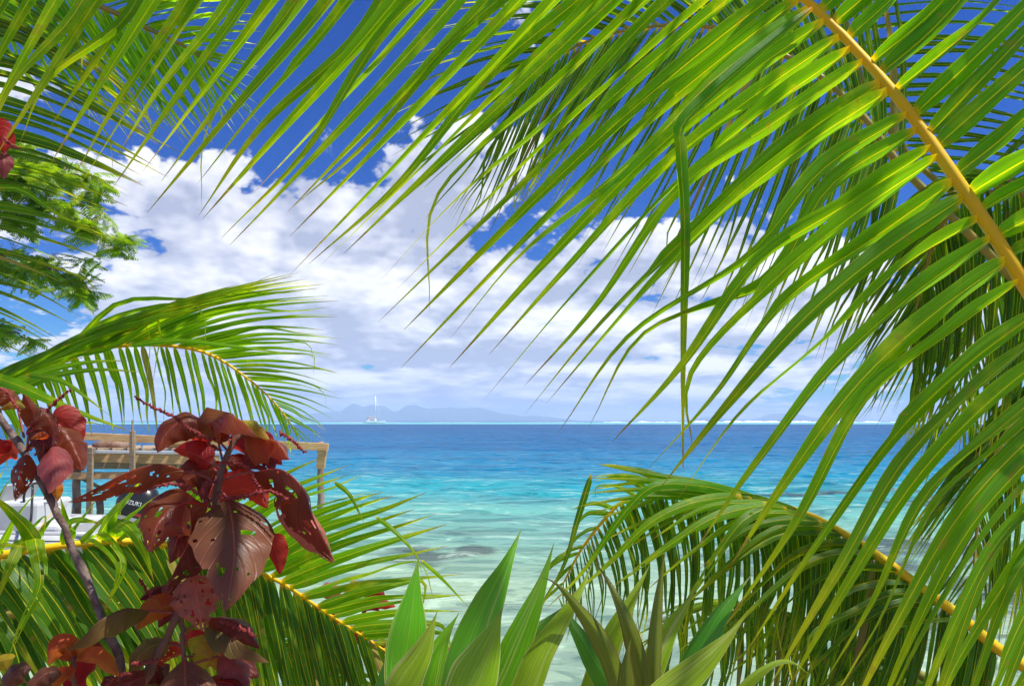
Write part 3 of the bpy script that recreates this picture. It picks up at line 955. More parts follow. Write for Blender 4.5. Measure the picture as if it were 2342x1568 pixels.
G_up = dict(lift=0.5, n=28, jit=11, fold=0.5, rollj=0.5, bent=0.25, mat=m_palm_w, rows=[
    (1290, 1330, 1245, 1380, 2.8, 1215, 1430, 2.8, 0.0150),
    (1328, 1257, 1260, 1300, 2.8, 1210, 1385, 2.8, 0.0200),
    (1382, 1187, 1330, 1195, 2.8, 1285, 1230, 2.8, 0.0225),
    (1425, 1145, 1370, 1130, 2.8, 1315, 1155, 2.8, 0.0275),
    (1490, 1125, 1420, 1085, 2.75, 1350, 1090, 2.75, 0.0325),
    (1600, 1122, 1480, 1080, 2.7, 1365, 1068, 2.7, 0.0375),
    (1700, 1135, 1560, 1120, 2.6, 1370, 1180, 2.6, 0.0400),
    (1835, 1171, 1640, 1170, 2.52, 1400, 1330, 2.5, 0.0425),
    (1928, 1218, 1760, 1230, 2.5, 1560, 1400, 2.48, 0.0425),
    (2016, 1275, 1840, 1290, 2.48, 1640, 1470, 2.44, 0.0425),
    (2197, 1409, 2030, 1450, 2.42, 1830, 1640, 2.38, 0.0425)])
make_frond(palm_g, G, [G_dn, G_up], rmat=m_rachis, seed=31,
           extra=[dict(pts=[(1696, 1132, 2.60), (1580, 1150, 2.5), (1480, 1200, 2.45), (1390, 1290, 2.42), (1290, 1375, 2.4)], w=.042, mat=m_palm_y, fold=.3),
                  dict(pts=[(1690, 1128, 2.62), (1600, 1110, 2.55), (1500, 1110, 2.5), (1430, 1170, 2.48), (1330, 1310, 2.45), (1250, 1390, 2.4)], w=.042, mat=m_palm, fold=.3),
                  dict(pts=[(1760, 1150, 2.55), (1640, 1180, 2.46), (1540, 1240, 2.42), (1430, 1320, 2.4), (1390, 1350, 2.4)], w=.044, mat=m_palm_y, fold=.3, holes=.5, nseg=34),
                  dict(pts=[(1760, 1155, 2.52), (1690, 1200, 2.45), (1600, 1330, 2.4), (1530, 1440, 2.38)], w=.04, mat=m_palm_w, fold=.4, holes=.5, nseg=34),
                  dict(pts=[(1740, 1142, 2.66), (1610, 1106, 2.6), (1480, 1082, 2.58), (1360, 1060, 2.56)], w=.040, mat=m_palm_y, fold=.5),
                  dict(pts=[(1720, 1140, 2.62), (1600, 1118, 2.57), (1480, 1098, 2.55), (1345, 1092, 2.53)], w=.040, mat=m_palm, fold=.5),
                  dict(pts=[(1700, 1142, 2.6), (1590, 1130, 2.55), (1470, 1118, 2.52), (1332, 1128, 2.5)], w=.038, mat=m_palm_y, fold=.5),
                  dict(pts=[(1660, 1140, 2.62), (1560, 1134, 2.57), (1450, 1136, 2.54), (1318, 1158, 2.52)], w=.034, mat=m_palm, fold=.5),
                  dict(pts=[(1800, 1162, 2.6), (1700, 1150, 2.52), (1600, 1165, 2.48), (1480, 1240, 2.46)], w=.040, mat=m_palm_y, fold=.5),
                  dict(pts=[(1880, 1192, 2.56), (1790, 1188, 2.48), (1700, 1215, 2.44), (1600, 1300, 2.42)], w=.040, mat=m_palm_w, fold=.5),
                  dict(pts=[(1352, 1085, 2.7), (1320, 1190, 2.66), (1290, 1290, 2.62), (1230, 1400, 2.6)], w=.03, mat=m_palm_shaded, fold=.6)])

G2 = [(2800, 2000, 2.9, .03), (2560, 1860, 2.9, .026), (2342, 1700, 2.9, .021), (2150, 1570, 2.95, .018), (1980, 1470, 3.0, .014), (1820, 1410, 3.05, .011), (1680, 1385, 3.1, .008), (1570, 1400, 3.1, .006), (1500, 1450, 3.1, .003)]
G2_dn = dict(lift=0.2, n=70, jit=18, fold=0.5, rollj=0.5, bent=0.08, mat=m_palm_shaded, rows=[
    (1500, 1450, 1490, 1510, 3.1, 1475, 1580, 3.1, .016), (1570, 1400, 1575, 1510, 3.1, 1560, 1630, 3.1, .026), (1680, 1385, 1690, 1530, 3.05, 1660, 1690, 3.05, .034), (1820, 1410, 1820, 1570, 3.0, 1770, 1740, 3.0, .038), (1980, 1470, 1970, 1640, 3.0, 1900, 1830, 3.0, .040), (2342, 1700, 2300, 1880, 2.9, 2200, 2050, 2.9, .040)])
G2_up = dict(lift=0.4, n=30, jit=16, fold=0.5, rollj=0.5, bent=0.15, mat=m_palm_w, rows=[
    (1500, 1450, 1455, 1480, 3.1, 1420, 1530, 3.1, .016), (1680, 1385, 1580, 1370, 3.05, 1480, 1430, 3.05, .03), (1980, 1470, 1840, 1450, 3.0, 1680, 1560, 3.0, .038), (2342, 1700, 2180, 1690, 2.9, 1980, 1800, 2.9, .040)])
make_frond(palm_g, G2, [G2_dn, G2_up], rmat=m_rachis_g, seed=33)

# ------------------------------------------------------------------ palms at the left
palm_l = empty("coconut_palm", (-3.6, 3.6, 0.3))
tag(palm_l, "tall coconut palm with dark fans of leaflets in the top left corner", "palm", "coconut palms on the shore")
palm_trunk(palm_l, (-3.6, 3.6, -0.1), (-2.9, 3.1, 4.6), 0.19, 0.12)
shade_frond(palm_l, [(-2.9, 3.1, 4.65), (-2.3, 2.9, 5.5), (-1.5, 2.6, 5.8), (-.7, 2.4, 5.6), (0, 2.3, 5.1)], 38, .95, .05, m_palm, 321)  # added unseen fronds that shade the fans at top left
shade_frond(palm_l, [(-2.9, 3.1, 4.65), (-2.5, 2.6, 5.6), (-2.0, 2.1, 5.9), (-1.4, 1.75, 5.7)], 34, .95, .05, m_palm, 322)
shade_frond(palm_l, [(-2.9, 3.1, 4.65), (-2.2, 3.3, 5.6), (-1.4, 3.3, 6.1), (-.6, 3.2, 6.0)], 34, .95, .05, m_palm, 323)
C1 = [(-420, -330, 3.1, .02), (-200, -200, 3.0, .018), (0, -90, 2.95, .015), (120, -30, 2.9, .013), (257, 27, 2.9, .011), (351, 72, 2.9, .009), (420, 105, 2.9, .007), (470, 140, 2.9, .005), (500, 180, 2.9, .003)]
C1_u = dict(lift=-0.6, n=34, jit=6, fold=0.45, rollj=0.35, mat=m_palm_y, bent=0.05, rows=[
    (0, -90, 180, -190, 2.9, 330, -230, 2.9, .03), (120, -30, 300, -90, 2.9, 470, -110, 2.9, .03), (257, 27, 420, -10, 2.9, 585, -20, 2.9, .029), (351, 72, 480, 45, 2.9, 592, 45, 2.9, .026), (420, 105, 510, 100, 2.9, 592, 110, 2.9, .022), (470, 140, 530, 160, 2.9, 590, 190, 2.9, .016), (500, 180, 545, 220, 2.9, 585, 262, 2.9, .01)])
C1_d = dict(lift=-0.6, n=46, jit=6, fold=0.45, rollj=0.35, mat=m_palm, bent=0.05, rows=[
    (-200, -200, -60, 0, 2.9, 130, 240, 2.9, .03), (0, -90, 120, 90, 2.9, 280, 310, 2.9, .03), (120, -30, 230, 130, 2.9, 370, 315, 2.9, .03), (257, 27, 340, 170, 2.9, 460, 325, 2.9, .029), (351, 72, 420, 190, 2.9, 505, 318, 2.9, .026), (420, 105, 470, 190, 2.9, 540, 300, 2.9, .022), (470, 140, 515, 205, 2.9, 570, 280, 2.9, .016), (500, 180, 540, 225, 2.9, 585, 270, 2.9, .01)])
make_frond(palm_l, C1, [C1_u, C1_d], rmat=m_rachis_g, seed=41)
C2 = [(-420, -300, 2.7, .02), (-260, -140, 2.65, .018), (-180, 20, 2.6, .016), (-165, 180, 2.6, .014), (-185, 350, 2.6, .012), (-230, 520, 2.6, .009), (-290, 680, 2.6, .006), (-330, 790, 2.6, .004)]
C2_r = dict(lift=-0.6, n=42, jit=8, fold=0.42, rollj=0.25, bent=0.02, mat=m_palm_shaded, rows=[
    (-260, -140, 20, -40, 2.6, 300, 190, 2.6, 0.0375), (-180, 20, 80, 90, 2.6, 375, 300, 2.6, 0.0375), (-165, 180, 90, 235, 2.6, 385, 375, 2.6, 0.0375), (-185, 350, 80, 370, 2.6, 305, 450, 2.6, 0.0375), (-230, 520, 0, 510, 2.6, 240, 590, 2.6, 0.0338), (-290, 680, -70, 650, 2.6, 165, 745, 2.6, 0.0275), (-330, 790, -110, 745, 2.6, 130, 850, 2.6, 0.0225)])
C2_l = dict(n=16, jit=8, fold=0.42, rollj=0.3, mat=m_palm_shaded, rows=[(-260, -140, -480, 0, 2.6, -620, 200, 2.6, .03), (-185, 350, -400, 480, 2.6, -560, 700, 2.6, .03), (-330, 790, -420, 880, 2.6, -480, 990, 2.6, .018)])
make_frond(palm_l, C2, [C2_r, C2_l], rmat=m_rachis_g, seed=43)

palm_d = empty("coconut_palm", (-3.0, 2.6, 0.5))
tag(palm_d, "coconut palm with a bright arching frond above the copper-red shrub", "palm", "coconut palms on the shore")
palm_trunk(palm_d, (-3.0, 2.6, 0.2), (-2.75, 2.6, 1.75), 0.15, 0.11)
D = [(-600, 1080, 2.6, 0.0187), (-350, 1030, 2.6, 0.0158), (-120, 950, 2.6, 0.0130), (40, 873, 2.62, 0.0108), (100, 845, 2.64, 0.0101), (150, 823, 2.65, 0.0094), (200, 803, 2.66, 0.0086), (250, 793, 2.68, 0.0079), (317, 788, 2.7, 0.0072), (383, 790, 2.72, 0.0065), (450, 800, 2.75, 0.0058), (500, 820, 2.78, 0.0050),
     (550, 853, 2.8, 0.0043), (600, 893, 2.82, 0.0036), (640, 935, 2.84, 0.0029), (674, 982, 2.86, 0.0022)]
D_up = dict(lift=0.25, n=76, jit=7, fold=0.42, rollj=0.3, bent=0.12, mat=m_palm_y, rows=[
    (-350, 1030, -200, 960, 2.55, 40, 870, 2.55, .024), (-120, 950, 120, 800, 2.55, 480, 690, 2.55, .028), (40, 873, 270, 740, 2.55, 615, 642, 2.55, .027), (150, 823, 380, 700, 2.58, 690, 628, 2.58, .027), (250, 793, 470, 690, 2.62, 725, 655, 2.62, .026), (317, 788, 520, 710, 2.66, 742, 690, 2.66, .025), (383, 790, 580, 735, 2.7, 765, 735, 2.7, .023),
    (450, 800, 620, 775, 2.72, 775, 785, 2.72, .021), (500, 820, 650, 815, 2.76, 780, 840, 2.76, .018), (550, 853, 675, 862, 2.8, 780, 895, 2.8, .015), (600, 893, 695, 915, 2.8, 772, 948, 2.8, .012), (640, 935, 700, 963, 2.84, 748, 996, 2.84, .009), (674, 982, 695, 1003, 2.86, 712, 1022, 2.86, .006)])
D_dn = dict(lift=-0.15, n=64, jit=6, fold=0.5, rollj=0.35, bent=0.04, mat=m_palm_y, rows=[
    (-350, 1030, -320, 1120, 2.6, -290, 1210, 2.6, .024), (-120, 950, -90, 1030, 2.6, -60, 1110, 2.6, .024), (40, 873, 75, 930, 2.6, 105, 1000, 2.6, .024), (150, 823, 175, 910, 2.62, 195, 995, 2.62, .024), (250, 793, 275, 890, 2.65, 290, 985, 2.65, .024), (317, 788, 340, 890, 2.68, 352, 990, 2.68, .023), (383, 790, 405, 895, 2.7, 420, 1000, 2.7, .022), (450, 800, 475, 905, 2.74, 492, 1010, 2.74, .020),
    (500, 820, 530, 925, 2.76, 548, 1030, 2.76, .018), (550, 853, 580, 945, 2.8, 600, 1040, 2.8, .015), (600, 893, 628, 970, 2.82, 645, 1045, 2.82, .012), (640, 935, 660, 990, 2.84, 672, 1040, 2.84, .009), (674, 982, 684, 1005, 2.86, 690, 1025, 2.86, .006)])
make_frond(palm_d, D, [D_up, D_dn], rmat=m_rachis, seed=51,
           extra=[dict(pts=[(290, 790, 2.55), (400, 778, 2.5), (520, 790, 2.48), (690, 812, 2.5)], w=.024, mat=m_palm, fold=.4),
                  dict(pts=[(-20, 900, 2.45), (100, 850, 2.42), (200, 828, 2.4), (293, 824, 2.4)], w=.032, mat=m_palm_y, fold=.3),
                  dict(pts=[(-10, 915, 2.42), (110, 862, 2.4), (220, 845, 2.38), (325, 850, 2.38)], w=.03, mat=m_palm, fold=.3),
                  dict(pts=[(-60, 850, 2.4), (40, 880, 2.35), (150, 930, 2.32), (295, 985, 2.3)], w=.045, mat=m_palm_y, fold=.35),
                  dict(pts=[(60, 855, 2.4), (140, 870, 2.36), (200, 910, 2.34), (250, 950, 2.34)], w=.024, mat=m_palm_y, fold=.5),
                  dict(pts=[(-40, 870, 2.4), (20, 910, 2.36), (110, 950, 2.34), (235, 970, 2.32)], w=.04, mat=m_palm, fold=.4)])

palm_e = empty("coconut_palm", (-2.3, 1.5, 0.6))
tag(palm_e, "low coconut palm whose yellow-ribbed frond reaches behind the red leaves at lower left", "palm", "coconut palms on the shore")
palm_trunk(palm_e, (-2.3, 1.5, 0.35), (-2.1, 1.55, 1.2), 0.14, 0.11)
E = [(-900, 1500, 1.6, 0.0165), (-500, 1380, 1.6, 0.0143), (-200, 1300, 1.62, 0.0121), (0, 1268, 1.64, 0.0088), (89, 1254, 1.66, 0.0083), (177, 1243, 1.68, 0.0077), (288, 1236, 1.74, 0.0074), (400, 1246, 1.84, 0.0072), (500, 1272, 1.98, 0.0066), (590, 1306, 2.12, 0.0060), (640, 1330, 2.18, 0.0055), (693, 1364, 2.24, 0.0052), (746, 1401, 2.3, 0.0050),
     (800, 1435, 2.36, 0.0044), (853, 1469, 2.42, 0.0039), (900, 1500, 2.46, 0.0033), (960, 1538, 2.5, 0.0028), (1030, 1580, 2.54, 0.0017)]
E_up = dict(lift=0.55, n=48, jit=9, fold=0.42, rollj=0.3, bent=0.22, mat=m_palm_y, rows=[
    (-500, 1380, -420, 1230, 1.62, -300, 1090, 1.62, .04), (-120, 1290, -70, 1150, 1.62, 10, 1030, 1.62, .03), (40, 1262, 80, 1200, 1.62, 120, 1150, 1.62, .018), (250, 1238, 330, 1170, 1.7, 400, 1110, 1.72, .022), (288, 1236, 420, 1120, 1.8, 560, 1010, 1.85, 0.0416), (400, 1246, 560, 1130, 1.9, 740, 1045, 1.95, 0.0416), (500, 1272, 660, 1160, 2.0, 860, 1085, 2.05, 0.0416), (560, 1292, 730, 1200, 2.08, 950, 1120, 2.1, 0.0403), (640, 1330, 800, 1270, 2.16, 1020, 1205, 2.2, 0.0390), (693, 1364, 850, 1325, 2.2, 1070, 1300, 2.25, 0.0377), (746, 1401, 890, 1375, 2.28, 1080, 1370, 2.3, 0.0364),
    (800, 1435, 930, 1420, 2.34, 1075, 1425, 2.36, 0.0338), (853, 1469, 970, 1465, 2.4, 1080, 1480, 2.42, 0.0286), (960, 1538, 1030, 1545, 2.5, 1090, 1565, 2.5, 0.0182)])
E_dn = dict(lift=0.4, n=66, jit=10, fold=0.42, rollj=0.3, bent=0.03, mat=m_palm_shaded, rows=[
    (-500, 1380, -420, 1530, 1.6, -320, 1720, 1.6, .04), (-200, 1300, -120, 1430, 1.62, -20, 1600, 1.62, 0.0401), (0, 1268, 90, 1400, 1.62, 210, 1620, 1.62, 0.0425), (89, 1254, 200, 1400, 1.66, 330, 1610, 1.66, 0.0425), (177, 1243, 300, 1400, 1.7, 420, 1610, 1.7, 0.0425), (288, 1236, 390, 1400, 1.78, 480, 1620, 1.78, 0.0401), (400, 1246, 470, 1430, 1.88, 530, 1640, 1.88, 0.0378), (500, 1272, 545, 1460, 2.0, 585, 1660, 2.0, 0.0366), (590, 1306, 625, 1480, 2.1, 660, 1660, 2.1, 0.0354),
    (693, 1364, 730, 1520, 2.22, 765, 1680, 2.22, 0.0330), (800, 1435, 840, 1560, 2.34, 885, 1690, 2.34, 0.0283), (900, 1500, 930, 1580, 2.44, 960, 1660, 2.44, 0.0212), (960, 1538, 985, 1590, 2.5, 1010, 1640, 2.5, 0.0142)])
make_frond(palm_e, E, [E_up, E_dn], seed=61, nseg=18,
           extra=[dict(pts=[(90, 1250, 1.60), (60, 1205, 1.56), (20, 1165, 1.52), (-30, 1120, 1.5)], w=.040, mat=m_palm_y),
                  dict(pts=[(222, 1232, 1.62), (262, 1170, 1.58), (300, 1125, 1.54), (328, 1088, 1.52)], w=.036, mat=m_palm_y),
                  dict(pts=[(262, 1232, 1.62), (268, 1196, 1.58), (296, 1205, 1.54), (330, 1260, 1.52), (352, 1330, 1.52)], w=.040, mat=m_palm_y),
                  dict(pts=[(196, 1236, 1.62), (222, 1222, 1.56), (268, 1268, 1.52), (275, 1310, 1.5), (240, 1392, 1.5)], w=.044, mat=m_palm_y, holes=.45, nseg=36),
                  dict(pts=[(84, 1246, 1.6), (80, 1232, 1.54), (92, 1300, 1.5), (88, 1350, 1.48), (48, 1430, 1.47), (14, 1515, 1.46)], w=.036, mat=m_palm_y, holes=.4, nseg=36),
                  dict(pts=[(66, 1252, 1.6), (50, 1240, 1.55), (20, 1300, 1.5), (-6, 1372, 1.48)], w=.036, mat=m_palm),
                  dict(pts=[(0, 1262, 1.6), (-10, 1245, 1.54), (30, 1246, 1.5), (66, 1252, 1.5)], w=.03, mat=m_palm_y),
                  dict(pts=[(150, 1240, 1.6), (165, 1192, 1.56), (200, 1190, 1.53), (234, 1198, 1.52)], w=.032, mat=m_palm_y, fold=.2),
                  dict(pts=[(140, 1244, 1.6), (150, 1200, 1.56), (146, 1170, 1.54), (138, 1136, 1.52)], w=.024, mat=m_palm_y),
                  dict(pts=[(860, 1180, 2.0), (900, 1210, 1.98), (950, 1265, 1.96), (965, 1310, 1.96)], w=.018, mat=m_palm_y, fold=.7),
                  dict(pts=[(765, 1100, 2.0), (800, 1130, 1.98), (835, 1200, 1.97)], w=.018, mat=m_palm_y, fold=.7),
                  dict(pts=[(965, 1280, 2.1), (1010, 1320, 2.1), (1072, 1388, 2.1)], w=.016, mat=m_palm_y, fold=.7)])

E2 = [(-900, 1640, 2.2, .03), (-500, 1530, 2.2, .026), (-200, 1450, 2.2, .021), (0, 1405, 2.2, .017), (150, 1385, 2.22, .015), (300, 1385, 2.26, .013), (450, 1410, 2.32, .011), (580, 1450, 2.38, .009), (700, 1505, 2.44, .007), (820, 1570, 2.5, .004)]
E2_dn = dict(lift=0.4, n=60, jit=13, fold=0.42, rollj=0.35, bent=0.03, mat=m_palm_shaded, rows=[
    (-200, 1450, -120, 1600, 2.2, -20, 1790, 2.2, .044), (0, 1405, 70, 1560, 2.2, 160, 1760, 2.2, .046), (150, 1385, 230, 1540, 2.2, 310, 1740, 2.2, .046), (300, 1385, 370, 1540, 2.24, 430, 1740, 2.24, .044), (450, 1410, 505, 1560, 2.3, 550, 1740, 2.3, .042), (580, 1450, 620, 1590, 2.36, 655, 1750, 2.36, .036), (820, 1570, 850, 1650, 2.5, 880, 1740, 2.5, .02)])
E2_up = dict(lift=0.5, n=34, jit=12, fold=0.42, rollj=0.35, bent=0.12, mat=m_palm_shaded, rows=[
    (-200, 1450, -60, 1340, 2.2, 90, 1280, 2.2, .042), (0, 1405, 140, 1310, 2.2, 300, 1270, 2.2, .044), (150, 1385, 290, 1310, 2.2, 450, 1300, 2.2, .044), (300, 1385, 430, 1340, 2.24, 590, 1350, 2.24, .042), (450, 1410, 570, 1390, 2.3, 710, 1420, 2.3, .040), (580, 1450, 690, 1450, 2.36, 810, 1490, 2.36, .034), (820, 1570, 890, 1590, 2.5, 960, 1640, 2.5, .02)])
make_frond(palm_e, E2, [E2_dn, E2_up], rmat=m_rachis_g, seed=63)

# ------------------------------------------------------------------ cane plants with broad striped leaves
m_cane_leaf = leaf_material("striped_cane_leaf", (0.115, 0.42, 0.003), (4.2, 2.2, 1.2), rib=(0.22, 0.36, 0.03), edge=(0.42, 0.46, 0.14), yellow=(0.20, 0.32, 0.02), blotch=0.25, trans=0.30, vein_n=60.0, tip_dry=0.25,
                            rib_w=0.012, spots=0.05, streak=(0.40, 0.47, 0.16), rough=0.34, edge_w=0.475, spec=0.55)
m_cane_pale = leaf_material("pale_cane_leaf", (0.28, 0.52, 0.005), (2.3, 1.8, 1.2), rib=(0.34, 0.42, 0.08), edge=(0.55, 0.55, 0.25), yellow=(0.34, 0.40, 0.04), blotch=0.35, trans=0.30, vein_n=60.0, tip_dry=0.3, rib_w=0.012, spots=0.05,
                            streak=(0.48, 0.50, 0.22), rough=0.36, edge_w=0.47, spec=0.5)
m_cane_dark = leaf_material("dark_cane_leaf", (0.055, 0.20, 0.008), (4.6, 4.2, 1.4), rib=(0.08, 0.22, 0.02), edge=(0.15, 0.25, 0.03), yellow=(0.10, 0.22, 0.02), blotch=0.2, trans=0.28, vein_n=50.0, tip_dry=0.4, rib_w=0.012, spots=0.05, rough=0.32, spec=0.55)
m_cane_bronze = leaf_material("bronze_cane_leaf", (0.17, 0.23, 0.012), (2.8, 2.8, 1.4), rib=(0.13, 0.18, 0.02), edge=(0.16, 0.05, 0.025), yellow=(0.15, 0.085, 0.02), blotch=0.6, trans=0.28, vein_n=40.0, tip_dry=0.4, rib_w=0.012, spots=0.05,
                              rough=0.3, edge_w=0.40, spec=0.55)
m_cane = plain_mat("grey_green_cane", (0.22, 0.20, 0.12), 0.8, scale=8.0, stretch=(1, 1, 5), bump=0.5)


def lance_profile(t):
    return max(0.015, (0.42 + 0.58 * math.sin(math.pi * min(1.0, t / 0.95) ** 0.95)) * (1 - max(0.0, (t - 0.42) / 0.58) ** 1.9))


def cane_plant(label, crown, foot, leaves, seed):
    root = empty("cane_plant", foot)
    tag(root, label, "plant", "broad-leaved cane plants at the lower edge")
    c = P(*crown)
    mb = MB()
    f = Vector(foot)
    mb.tube([f - Vector((0, 0, .05)), f.lerp(c, .3) + Vector((.015, 0, 0)), f.lerp(c, .65) - Vector((.012, 0, 0)), c], [.017, .015, .014, .012], 10)
    mb.build("cane", m_cane, root, smooth=True)
    for i, (pts, wpx, mat, fold, roll, tw) in enumerate(leaves):
        d = sum(p[2] for p in pts) / len(pts)
        make_blade("leaf", [P(*p) for p in pts], wpx / FPX * d, mat, root, 22, 4, prof=lance_profile, fold=fold, roll=roll, twist=tw, curl=0.12, wave=0.03, seed=seed * 17 + i, lift=0.8)
    return root


cane_plant("cane plant with broad white-striped upright green leaves left of centre", (1010, 1760, 1.15), (-0.12, 1.25, 0.62), [
    ([(930, 1680, 1.2), (925, 1560, 1.22), (938, 1420, 1.24), (957, 1272, 1.28)], 96, m_cane_leaf, .12, .1, .1),
    ([(1010, 1700, 1.15), (1040, 1560, 1.15), (1100, 1400, 1.18), (1160, 1280, 1.22), (1192, 1210, 1.25)], 106, m_cane_leaf, .25, -.25, .1),
    ([(1060, 1720, 1.15), (1140, 1570, 1.16), (1200, 1430, 1.18), (1240, 1330, 1.2), (1267, 1240, 1.22)], 76, m_cane_leaf, .35, .35, -.2),
    ([(860, 1680, 1.0), (905, 1570, 1.0), (965, 1480, 1.01), (1000, 1398, 1.03)], 92, m_cane_pale, .3, -.3, .3),
    ([(1030, 1700, 1.0), (1060, 1600, 1.0), (1110, 1490, 1.02), (1151, 1385, 1.05)], 112, m_cane_pale, .25, .25, .1),
    ([(960, 1700, 1.3), (985, 1560, 1.3), (1010, 1470, 1.32), (1050, 1400, 1.34)], 70, m_cane_leaf, .3, .3, 0),
    ([(1080, 1700, 1.3), (1130, 1560, 1.3), (1215, 1450, 1.32), (1290, 1385, 1.34)], 60, m_cane_dark, .3, .3, 0),
    ([(880, 1700, 1.28), (880, 1600, 1.28), (892, 1520, 1.3), (920, 1440, 1.32)], 64, m_cane_dark, .3, -.2, 0),
    ([(1090, 1760, 1.08), (1190, 1590, 1.08), (1240, 1480, 1.1), (1320, 1360, 1.14), (1354, 1290, 1.17)], 70, m_cane_pale, .3, .2, -.3)], 3)
cane_plant("cane plant with narrow bronze-edged leaves arching left at bottom centre", (1450, 1740, 1.1), (0.2, 1.2, 0.62), [
    ([(1425, 1690, 1.1), (1408, 1550, 1.1), (1372, 1455, 1.1), (1310, 1372, 1.1), (1268, 1330, 1.1), (1238, 1320, 1.1)], 54, m_cane_bronze, .55, -.2, 0),
    ([(1480, 1700, 1.08), (1470, 1550, 1.08), (1445, 1440, 1.08), (1405, 1350, 1.1), (1375, 1302, 1.12), (1356, 1284, 1.13)], 52, m_cane_bronze, .55, .1, 0),
    ([(1495, 1700, 1.06), (1498, 1560, 1.06), (1504, 1420, 1.08), (1514, 1310, 1.1), (1524, 1246, 1.12)], 46, m_cane_bronze, .75, .25, 0),
    ([(1430, 1700, 1.0), (1432, 1590, 1.0), (1434, 1500, 1.01), (1444, 1458, 1.02)], 52, m_cane_bronze, .6, .0, 0),
    ([(1440, 1720, 1.14), (1400, 1580, 1.15), (1350, 1490, 1.16), (1300, 1410, 1.18), (1276, 1362, 1.2)], 62, m_cane_dark, .25, -.2, .1)], 5)
cane_plant("cane plant with pale yellow-green leaves pointing right at bottom centre", (1420, 1790, 1.2), (0.16, 1.32, 0.62), [
    ([(1300, 1720, 1.25), (1350, 1590, 1.26), (1400, 1460, 1.28), (1450, 1360, 1.3), (1487, 1290, 1.32)], 62, m_cane_pale, .3, .2, .1),
    ([(1400, 1740, 1.25), (1470, 1570, 1.25), (1530, 1440, 1.27), (1570, 1380, 1.29), (1600, 1326, 1.3)], 62, m_cane_pale, .25, .2, .1),
    ([(1500, 1760, 1.2), (1570, 1560, 1.2), (1630, 1430, 1.22), (1680, 1360, 1.24), (1720, 1312, 1.25)], 82, m_cane_dark, .2, -.3, .2),
    ([(1390, 1700, .95), (1480, 1610, .95), (1570, 1540, .96), (1650, 1470, .97), (1706, 1408, .98)], 84, m_cane_pale, .25, -.2, .3),
    ([(1600, 1720, 1.0), (1690, 1580, 1.0), (1760, 1520, 1.0), (1810, 1512, 1.0), (1858, 1548, 1.0)], 30, m_cane_pale, .5, 0, 0)], 9)


# ------------------------------------------------------------------ copper-leaf shrubs
def copper_material(name, base, glow, rib=(0.30, 0.05, 0.04), trans=0.35, patchc=None, patch_amt=0.5, rough=0.36):
    m, k, out = material(name)
    uv = k.n("ShaderNodeUVMap").outputs[0]
    u, v, _ = k.sep(uv)
    rnd = k.n("ShaderNodeObjectInfo").outputs["Random"]
    obj = k.n("ShaderNodeTexCoord").outputs["Object"]
    off = k.math("ABSOLUTE", k.math("SUBTRACT", u, 0.5))
    lat = k.math("PINGPONG", k.math("ADD", k.math("MULTIPLY", v, 7.0), k.math("MULTIPLY", off, -5.0)), 0.5)
    fine = k.noise(obj, 130.0, 3, 0.6)
    patch = k.noise(obj, 14.0, 4, 0.6)
    ribs = k.noise(k.comb(k.math("MULTIPLY", off, 4.0), k.math("MULTIPLY", k.math("SUBTRACT", v, k.math("MULTIPLY", off, 0.4)), 60.0), rnd), 1.0, 2, 0.5)
    col = k.mix(k.step(patch, 0.35, 0.7), base, tuple(c * 0.55 for c in base))
    if patchc:
        col = k.mix(k.math("MULTIPLY", k.step(k.math("MULTIPLY_ADD", patch, 0.7, k.math("MULTIPLY", v, 0.35)), 0.45, 0.62), patch_amt), col, patchc)
    col = k.mix(k.step(lat, 0.035, 0.005, 0.0, 0.3), col, rib)
    col = k.mix(k.step(off, 0.018, 0.006, 0.0, 0.7), col, rib)
    hs = k.n("ShaderNodeHueSaturation")
    k.put(hs.inputs["Hue"], k.math("MULTIPLY_ADD", rnd, 0.02, 0.492))
    k.put(hs.inputs["Value"], k.math("MULTIPLY_ADD", rnd, 0.5, 0.75))
    k.link(col, hs.inputs["Color"])
    b = k.n("ShaderNodeBsdfPrincipled")
    k.link(hs.outputs[0], b.inputs["Base Color"])
    k.put(b.inputs["Roughness"], k.math("MULTIPLY_ADD", fine, 0.2, rough))
    b.inputs["Specular IOR Level"].default_value = 0.36
    bp = k.n("ShaderNodeBump")
    bp.inputs["Strength"].default_value = 0.55
    bp.inputs["Distance"].default_value = 0.003
    k.put(bp.inputs["Height"], k.math("MULTIPLY_ADD", k.step(lat, 0.12, 0.0), -0.6, k.math("MULTIPLY_ADD", fine, 0.15, k.math("MULTIPLY", ribs, 0.6))))
    k.link(bp.outputs[0], b.inputs["Normal"])
    tr = k.n("ShaderNodeBsdfTranslucent")
    k.link(k.mix(1.0, hs.outputs[0], glow, "MULTIPLY"), tr.inputs["Color"])
    mxs = k.n("ShaderNodeMixShader")
    mxs.inputs[0].default_value = trans
    k.link(b.outputs[0], mxs.inputs[1])
    k.link(tr.outputs[0], mxs.inputs[2])
    k.link(mxs.outputs[0], out.inputs[0])
    return m


